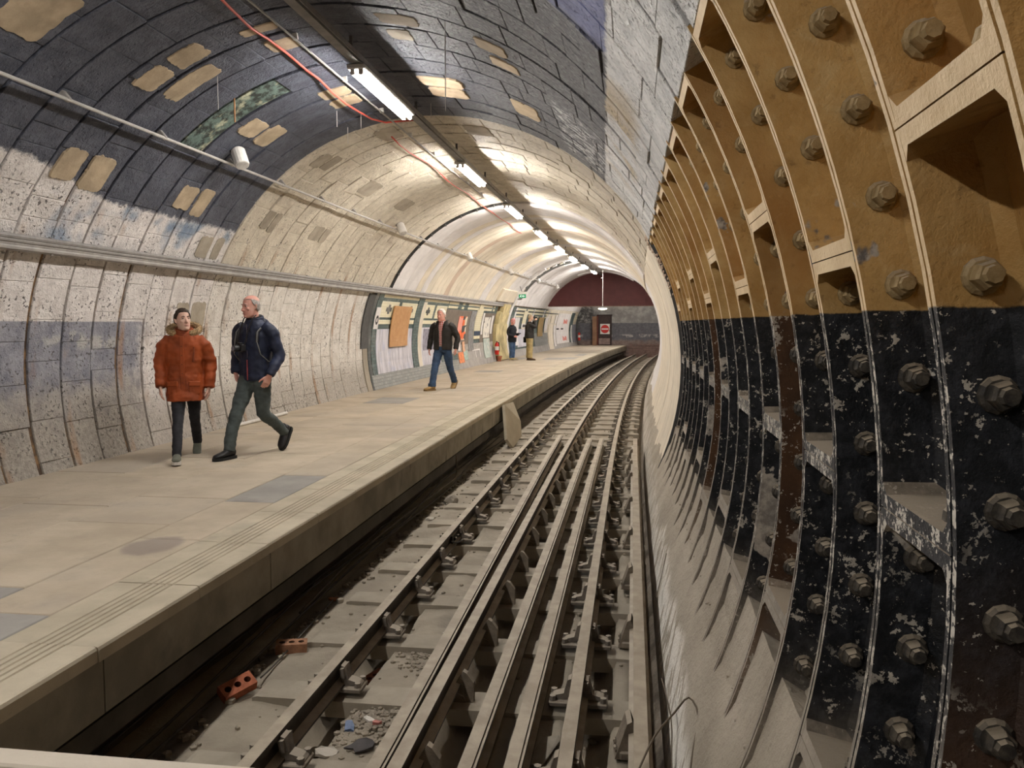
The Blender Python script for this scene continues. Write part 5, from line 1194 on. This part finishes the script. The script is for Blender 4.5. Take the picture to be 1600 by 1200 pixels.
    q = MB(); q.tube([(0, -.005, -.003), (0, -.03, -.003), (0, -.075, -.006), (0, -.08, -.006)], [.034, .036, .036, .032], 16); l_ = q.build('lens', plain('lens_barrel', (.03, .03, .032), .35), cm, smooth=False)
    q = MB(); q.tube([(0, -.079, -.006), (0, -.083, -.006)], .026, 14); q.build('front_glass', plain('lens_glass', (.20, .21, .24), .08, .05, bump=0), l_)
    ST = plain('strap_black', (.02, .02, .022), .6)
    q = MB(); q.tube([(-.06, .02, .035), (-.02, .035, .19), (.02, .06, .33), (.03, .12, .375)], [(.004, .010)]*4, 6); q.tube([(.06, .03, .035), (.09, .055, .19), (.125, .10, .33), (.12, .15, .37)], [(.004, .010)]*4, 6); q.build('strap', ST, cm)
    bp_ = empty('backpack', root.location+Rz @ Vector((0, .20, 1.22)), -.24, 'dark backpack with pale grey straps worn by the man in navy', 'backpack')
    q = MB(); q.box((0, .03, 0), (.28, .14, .44), bev=.05); q.box((0, .11, -.06), (.22, .05, .22), bev=.02); q.build('pack_body', cloth('pack_cloth', (.03, .032, .036)), bp_)
    GS = plain('grey_strap', (.17, .17, .165), .7)
    for s_ in (-1, 1):
        pts = [(s_*.10, -.03, .20), (s_*.135, -.13, .265), (s_*.145, -.235, .265), (s_*.140, -.325, .19), (s_*.150, -.345, .08), (s_*.180, -.325, -.06), (s_*.20, -.22, -.14), (s_*.19, -.05, -.18)]
        q = MB(); q.tube(pts[:5], [(.007, .026)]*5, 8); q.build('shoulder_strap', plain('strap_pad', (.045, .045, .048), .8), bp_, smooth=True)
        q = MB(); q.tube([Vector(v)+Vector((s_*.004, -.006, .004)) for v in pts[1:]], [(.004, .007)]*7, 8); q.build('webbing', GS, bp_, smooth=True)
    return root
# ---- the older man in jeans
def person_old():
    root = empty('person', fw(18.36, -4.32, 0), -.16, 'older white-haired man in an open black jacket, checked shirt and blue jeans', 'person', 'people walking on the platform')
    SK = skin_mat('pink_skin', (.62, .33, .26), (.64, .24, .20)); BJ = cloth('black_jacket', (.020, .017, .015), .3, .7, 6); JN = cloth('blue_jeans', (.030, .058, .115), .3, .8, 6); WH = plain('white_hair', (.58, .53, .48), .8, .15, 50)
    A_f = (-.115, -.40, .09); K_f = (-.115, -.20, .51); A_b = (.10, .44, .17); K_b = (.115, .14, .49)
    El = (.335, .06, 1.18); Wl = (.325, -.03, .93); Er = (-.320, .06, 1.18); Wr = (-.315, -.05, .92)
    Hd = rotz(-.12) @ Matrix.Rotation(.05, 3, 'X'); hc = Vector((-.01, -.06, 1.695))
    b = MB(); X = head_into(b, Hd, hc, 1.15, 1.06)
    b.tube([(0, .02, 1.47), (0, .0, 1.55), hc+Hd @ Vector((0, .02, -.05))], [.078, .068, .066], 14)
    b.loft([ell(0, .0, z, rx, ry) for z, rx, ry in ((.94, .15, .10), (1.08, .155, .11), (1.28, .165, .11), (1.42, .17, .11), (1.50, .10, .08))])
    for E_, W_, s_ in ((El, Wl, 1), (Er, Wr, -1)): limb(b, [(s_*.18, 0, 1.45), E_, W_], [.05, .042, .031], 10)
    hand(b, Wl, (0, -.12, -1), (1, -.15, 0), 1, .5, .195); hand(b, Wr, (0, -.12, -1), (-1, -.15, 0), -1, .5, .195)
    limb(b, [(-.09, 0, .96), K_f, A_f], [.07, .04, .03], 10); limb(b, [(.09, 0, .96), K_b, A_b], [.07, .04, .03], 10)
    remeshed(b, 'body', SK, root, .007, 3)
    face_parts(X, root, 1.15, WH, plain('lips_old', (.42, .16, .14), .5, .1))
    hair_cap(X, 'hair', WH, root, lambda a: (.78 if abs(a) < .7 else max(-.6, .7-(abs(a)-.7)*1.1)), .014, 1.55, .003)
    def plaid():
        g = G('checked_shirt'); x, y, z = g.xyz(g.obj()); a = (x*24).fr().step(.45, .55); c = (z*24).fr().step(.45, .55)
        g.col(g.mix(a*.5+c*.5, (.52, .46, .44), (.42, .03, .03))).rough(.8); return g.m
    q = MB(); q.loft([ell(0, -.008, z, rx, ry, 22, 0, 2.3) for z, rx, ry in ((.98, .165, .125), (1.1, .175, .135), (1.25, .175, .13), (1.38, .170, .122), (1.47, .130, .100), (1.53, .082, .082), (1.56, .076, .078))]); remeshed(q, 'shirt', plaid(), root, .010, 3, disp=folds(.006, 10, 1, 2))
    q = MB(); q.loft([ell(0, -.004, z, .168, .122, 22, 0, 2.3) for z in (.985, 1.02)]); q.build('belt', plain('belt', (.02, .016, .012), .5), root); q = MB(); q.box((0, -.130, 1.003), (.045, .012, .035), bev=.004); q.build('buckle', plain('buckle', (.35, .31, .25), .3, metal=1.0), root)
    p = MB(); z_ = [(.905, .215, .150), (.95, .218, .155), (1.08, .218, .157), (1.22, .222, .155), (1.36, .222, .148), (1.46, .200, .130), (1.52, .130, .106), (1.575, .108, .102)]
    p.loft([ell(0, .0, z, rx, ry, 24, 0, 2.4) for z, rx, ry in z_])
    for E_, W_, s_ in ((El, Wl, 1), (Er, Wr, -1)):
        limb(p, [(s_*.16, .0, 1.475), (s_*.235, .01, 1.42), (Vector((s_*.235, .01, 1.42))+Vector(E_))/2, E_, (Vector(E_)+Vector(W_))/2, W_], [.080, .082, .078, .070, .064, .056], 16)
    op = lambda c: c.y < -.02 and abs(c.x+.0) < (.036+.045*max(0, (c.z-1.32)/.26)) or c.z < .91 and abs(c.x) < .21 or (c.z > 1.555)
    remeshed(p, 'jacket', BJ, root, .010, 4, disp=folds(.010, 9, 1.2, 9), cut=op, solid=.010)
    for s_ in (-1, 1): q = MB(); q.tube([(s_*.10, .06, 1.58), (s_*.105, -.05, 1.555), (s_*.085, -.115, 1.49), (s_*.062, -.150, 1.40)], [(.008, .030), (.008, .034), (.008, .032), (.006, .010)], 8); q.build('collar', BJ, root, smooth=True)
    t = MB(); t.loft([ell(0, .0, z, rx, ry, 18) for z, rx, ry in ((.86, .15, .12), (.94, .172, .128), (1.0, .165, .122))])
    limb(t, [(-.092, 0, .93), (-.105, -.10, .72), K_f, (-.115, -.31, .28), (A_f[0], A_f[1]+.015, .085)], [.112, .100, .082, .076, .080], 16); limb(t, [(.092, 0, .93), (.11, .05, .72), K_b, (.11, .30, .33), (A_b[0], A_b[1]+.01, .150)], [.112, .100, .080, .072, .072], 16)
    remeshed(t, 'jeans', JN, root, .010, 4, disp=folds(.009, 11, 1.3, 7))
    q = MB(); q.tube([(A_f[0], A_f[1]+.02, .10), (A_f[0], A_f[1]+.015, .165)], [.092, .088], 16); q.build('turn_up', JN, root, smooth=False)
    SH = [plain('tan_boot', (.36, .235, .10), .7, .2, 12), plain('tan_sole', (.20, .13, .06), .8)]
    shoe(root, A_f, -.45, 0, SH, .31, .056, .02); shoe(root, A_b, -.05, .70, SH, .31, .056, .02)
    return root
# ---- two people far down the platform
def person_phone():
    s_ = 33.2; root = empty('person', fw(s_, -5.33, 0), 1.15+fyaw(s_), 'person with pinkish hair in a dark jacket and blue jeans looking at a phone', 'person', 'people standing further along the platform')
    SK = skin_mat('rosy_skin', (.66, .34, .29), (.66, .26, .24)); DJ = cloth('dark_navy_coat', (.012, .013, .018), .3); JN = cloth('mid_blue_jeans', (.055, .10, .19), .3); PH = plain('pink_grey_hair', (.70, .34, .36), .8, .15, 40)
    b = MB(); hc = Vector((0, -.05, 1.585)); Hd = Matrix.Rotation(.25, 3, 'X'); X = head_into(b, Hd, hc, .98)
    b.tube([(0, .02, 1.34), (0, .0, 1.43), hc+Hd @ Vector((0, .02, -.05))], [.066, .056, .056], 12); b.loft([ell(0, 0, z, rx, ry) for z, rx, ry in ((.86, .14, .1), (1.1, .14, .1), (1.3, .15, .1), (1.38, .09, .07))])
    El, Er = (.225, .02, 1.07), (-.225, .03, 1.07); Wl, Wr = (.12, -.24, 1.07), (-.15, -.20, .98)
    for E_, W_, s in ((El, Wl, 1), (Er, Wr, -1)): limb(b, [(s*.15, 0, 1.32), E_, W_], [.042, .036, .026], 10)
    hand(b, Wl, (-.3, -1, .1), (.2, -.1, -1), -1, .6, .175); hand(b, Wr, (.4, -1, -.1), (-1, -.1, .2), -1, .6, .175)
    for s in (-1, 1): limb(b, [(s*.075, 0, .86), (s*.08, -.01, .47), (s*.085, .02, .09)], [.07, .05, .04], 10)
    remeshed(b, 'body', SK, root, .010, 2); face_parts(X, root, .98, PH, plain('lips_p', (.45, .18, .16), .5, .1))
    hair_cap(X, 'hair', PH, root, lambda a: (.60 if abs(a) < .9 else max(-.95, .5-(abs(a)-.9)*1.5)), .022, 1.55, .006)
    p = MB(); p.loft([ell(0, .005, z, rx, ry, 22, 0, 2.4) for z, rx, ry in ((.75, .19, .155), (.9, .195, .16), (1.08, .185, .14), (1.25, .195, .14), (1.34, .175, .12), (1.40, .11, .10), (1.44, .085, .085))])
    for E_, W_, s in ((El, Wl, 1), (Er, Wr, -1)): limb(p, [(s*.14, 0, 1.345), (s*.205, .01, 1.28), E_, W_], [.075, .078, .066, .052], 14)
    remeshed(p, 'coat', DJ, root, .013, 3, disp=folds(.010, 9, 1.2, 3))
    t = MB(); t.loft([ell(0, 0, z, rx, ry, 18) for z, rx, ry in ((.78, .13, .11), (.88, .15, .12))])
    for s in (-1, 1): limb(t, [(s*.08, 0, .84), (s*.085, -.005, .47), (s*.088, .02, .10)], [.098, .072, .070], 14)
    remeshed(t, 'jeans', JN, root, .013, 3, disp=folds(.007, 11, 1.3, 1))
    SH = [plain('straw_shoe', (.50, .40, .22), .7), plain('pale_sole', (.5, .46, .4), .7)]
    for s, d in ((-1, -.15), (1, .2)): shoe(root, (s*.085, .0, .09), d, 0, SH, .28)
    ph = empty('phone', root.location+rotz(root.rotation_euler.z) @ Vector((.0, -.36, 1.09)), root.rotation_euler.z, 'black phone held up by the person with pinkish hair', 'phone')
    q = MB(); q.box((0, 0, 0), (.155, .012, .078), bev=.004, rot=Matrix.Rotation(.9, 3, 'X')); q.build('case', plain('phone_black', (.012, .012, .014), .3), ph)
    q = MB(); q.box((0, .006, .006), (.14, .003, .068), rot=Matrix.Rotation(.9, 3, 'X')); q.build('screen', plain('phone_screen', (.03, .03, .035), .15), ph)
    return root
def person_photo():
    s_ = 33.3; root = empty('person', fw(s_, -4.63, 0), 2.05+fyaw(s_), 'person in a dark jacket and khaki trousers raising a camera to the eye', 'person', 'people standing further along the platform')
    SK = skin_mat('tanned_skin', (.58, .37, .26), (.58, .30, .22)); DJ = cloth('charcoal_jacket', (.024, .022, .021), .3); KH = cloth('khaki_trousers', (.42, .33, .16), .2); HR = plain('sandy_hair', (.38, .29, .19), .8, .2, 40)
    b = MB(); hc = Vector((0, -.05, 1.74)); Hd = Matrix.Rotation(-.05, 3, 'X'); X = head_into(b, Hd, hc, 1.02)
    b.tube([(0, .02, 1.49), (0, .0, 1.57), hc+Hd @ Vector((0, .02, -.05))], [.07, .06, .06], 12); b.loft([ell(0, 0, z, rx, ry) for z, rx, ry in ((.96, .15, .1), (1.2, .15, .1), (1.43, .16, .1), (1.51, .09, .07))])
    El, Er = (.27, -.17, 1.36), (-.27, -.17, 1.36); Wl, Wr = (.10, -.235, 1.60), (-.12, -.215, 1.62)
    for E_, W_, s in ((El, Wl, 1), (Er, Wr, -1)): limb(b, [(s*.17, 0, 1.45), E_, W_], [.045, .04, .03], 10)
    hand(b, Wl, (-.45, -.2, .8), (.6, .5, -.1), -1, .8, .185); hand(b, Wr, (.35, -.3, .8), (-.6, .4, 0), 1, .8, .185)
    for s in (-1, 1): limb(b, [(s*.085, 0, .95), (s*.095, -.01, .51), (s*.10, .02, .09)], [.075, .055, .042], 10)
    remeshed(b, 'body', SK, root, .010, 2); face_parts(X, root, 1.02, HR, plain('lips_q', (.42, .2, .16), .5, .1))
    hair_cap(X, 'hair', HR, root, lambda a: (.68 if abs(a) < .9 else max(-.55, .6-(abs(a)-.9)*1.1)), .012, 1.55, .004)
    p = MB(); p.loft([ell(0, .005, z, rx, ry, 22, 0, 2.4) for z, rx, ry in ((.90, .225, .180), (1.02, .225, .18), (1.2, .22, .175), (1.38, .22, .165), (1.47, .185, .125), (1.54, .11, .10), (1.58, .092, .09))])
    for E_, W_, s in ((El, Wl, 1), (Er, Wr, -1)): limb(p, [(s*.15, 0, 1.47), (s*.225, -.03, 1.42), E_, W_], [.078, .08, .07, .054], 14)
    remeshed(p, 'jacket', DJ, root, .013, 3, disp=folds(.010, 9, 1.2, 4))
    t = MB(); t.loft([ell(0, 0, z, rx, ry, 18) for z, rx, ry in ((.88, .145, .12), (.97, .165, .125))])
    for s in (-1, 1): limb(t, [(s*.09, 0, .93), (s*.10, -.005, .51), (s*.105, .02, .10)], [.125, .105, .100], 14)
    remeshed(t, 'trousers', KH, root, .013, 3, disp=folds(.009, 11, 1.3, 6))
    SH = [plain('brown_shoe', (.12, .07, .04), .6), plain('brown_sole', (.05, .035, .025), .8)]
    for s, d in ((-1, -.15), (1, .2)): shoe(root, (s*.10, .0, .09), d, 0, SH, .30)
    Rz = rotz(root.rotation_euler.z)
    cm = empty('camera', root.location+Rz @ Vector((0, -.205, 1.745)), root.rotation_euler.z, 'black camera held to the eye by the person in khaki trousers', 'camera')
    q = MB(); q.box((0, .0, 0), (.135, .06, .09), bev=.01); q.box((0, .0, .05), (.05, .05, .03), bev=.008); q.build('body', plain('camera_black', (.015, .015, .016), .4), cm); q = MB(); q.tube([(0, -.02, 0), (0, -.11, 0)], .036, 14); q.build('lens', plain('camera_lens', (.02, .02, .022), .3), cm)
    bg = empty('shoulder_bag', root.location+Rz @ Vector((.235, .05, .86)), root.rotation_euler.z, 'black shoulder bag at the hip of the person in khaki trousers', 'bag')
    q = MB(); q.box((0, 0, -.02), (.10, .27, .24), bev=.03); q.build('bag_body', plain('bag_black', (.013, .013, .015), .7), bg); q = MB(); q.tube([(-.02, -.10, .09), (-.10, -.13, .45), (-.20, -.02, .66), (-.16, .09, .62), (-.04, .10, .10)], [(.004, .016)]*5, 6); q.build('strap', plain('bag_strap', (.02, .02, .022), .7), bg)
    return root
person_boy(); person_man(); person_old(); person_phone(); person_photo()
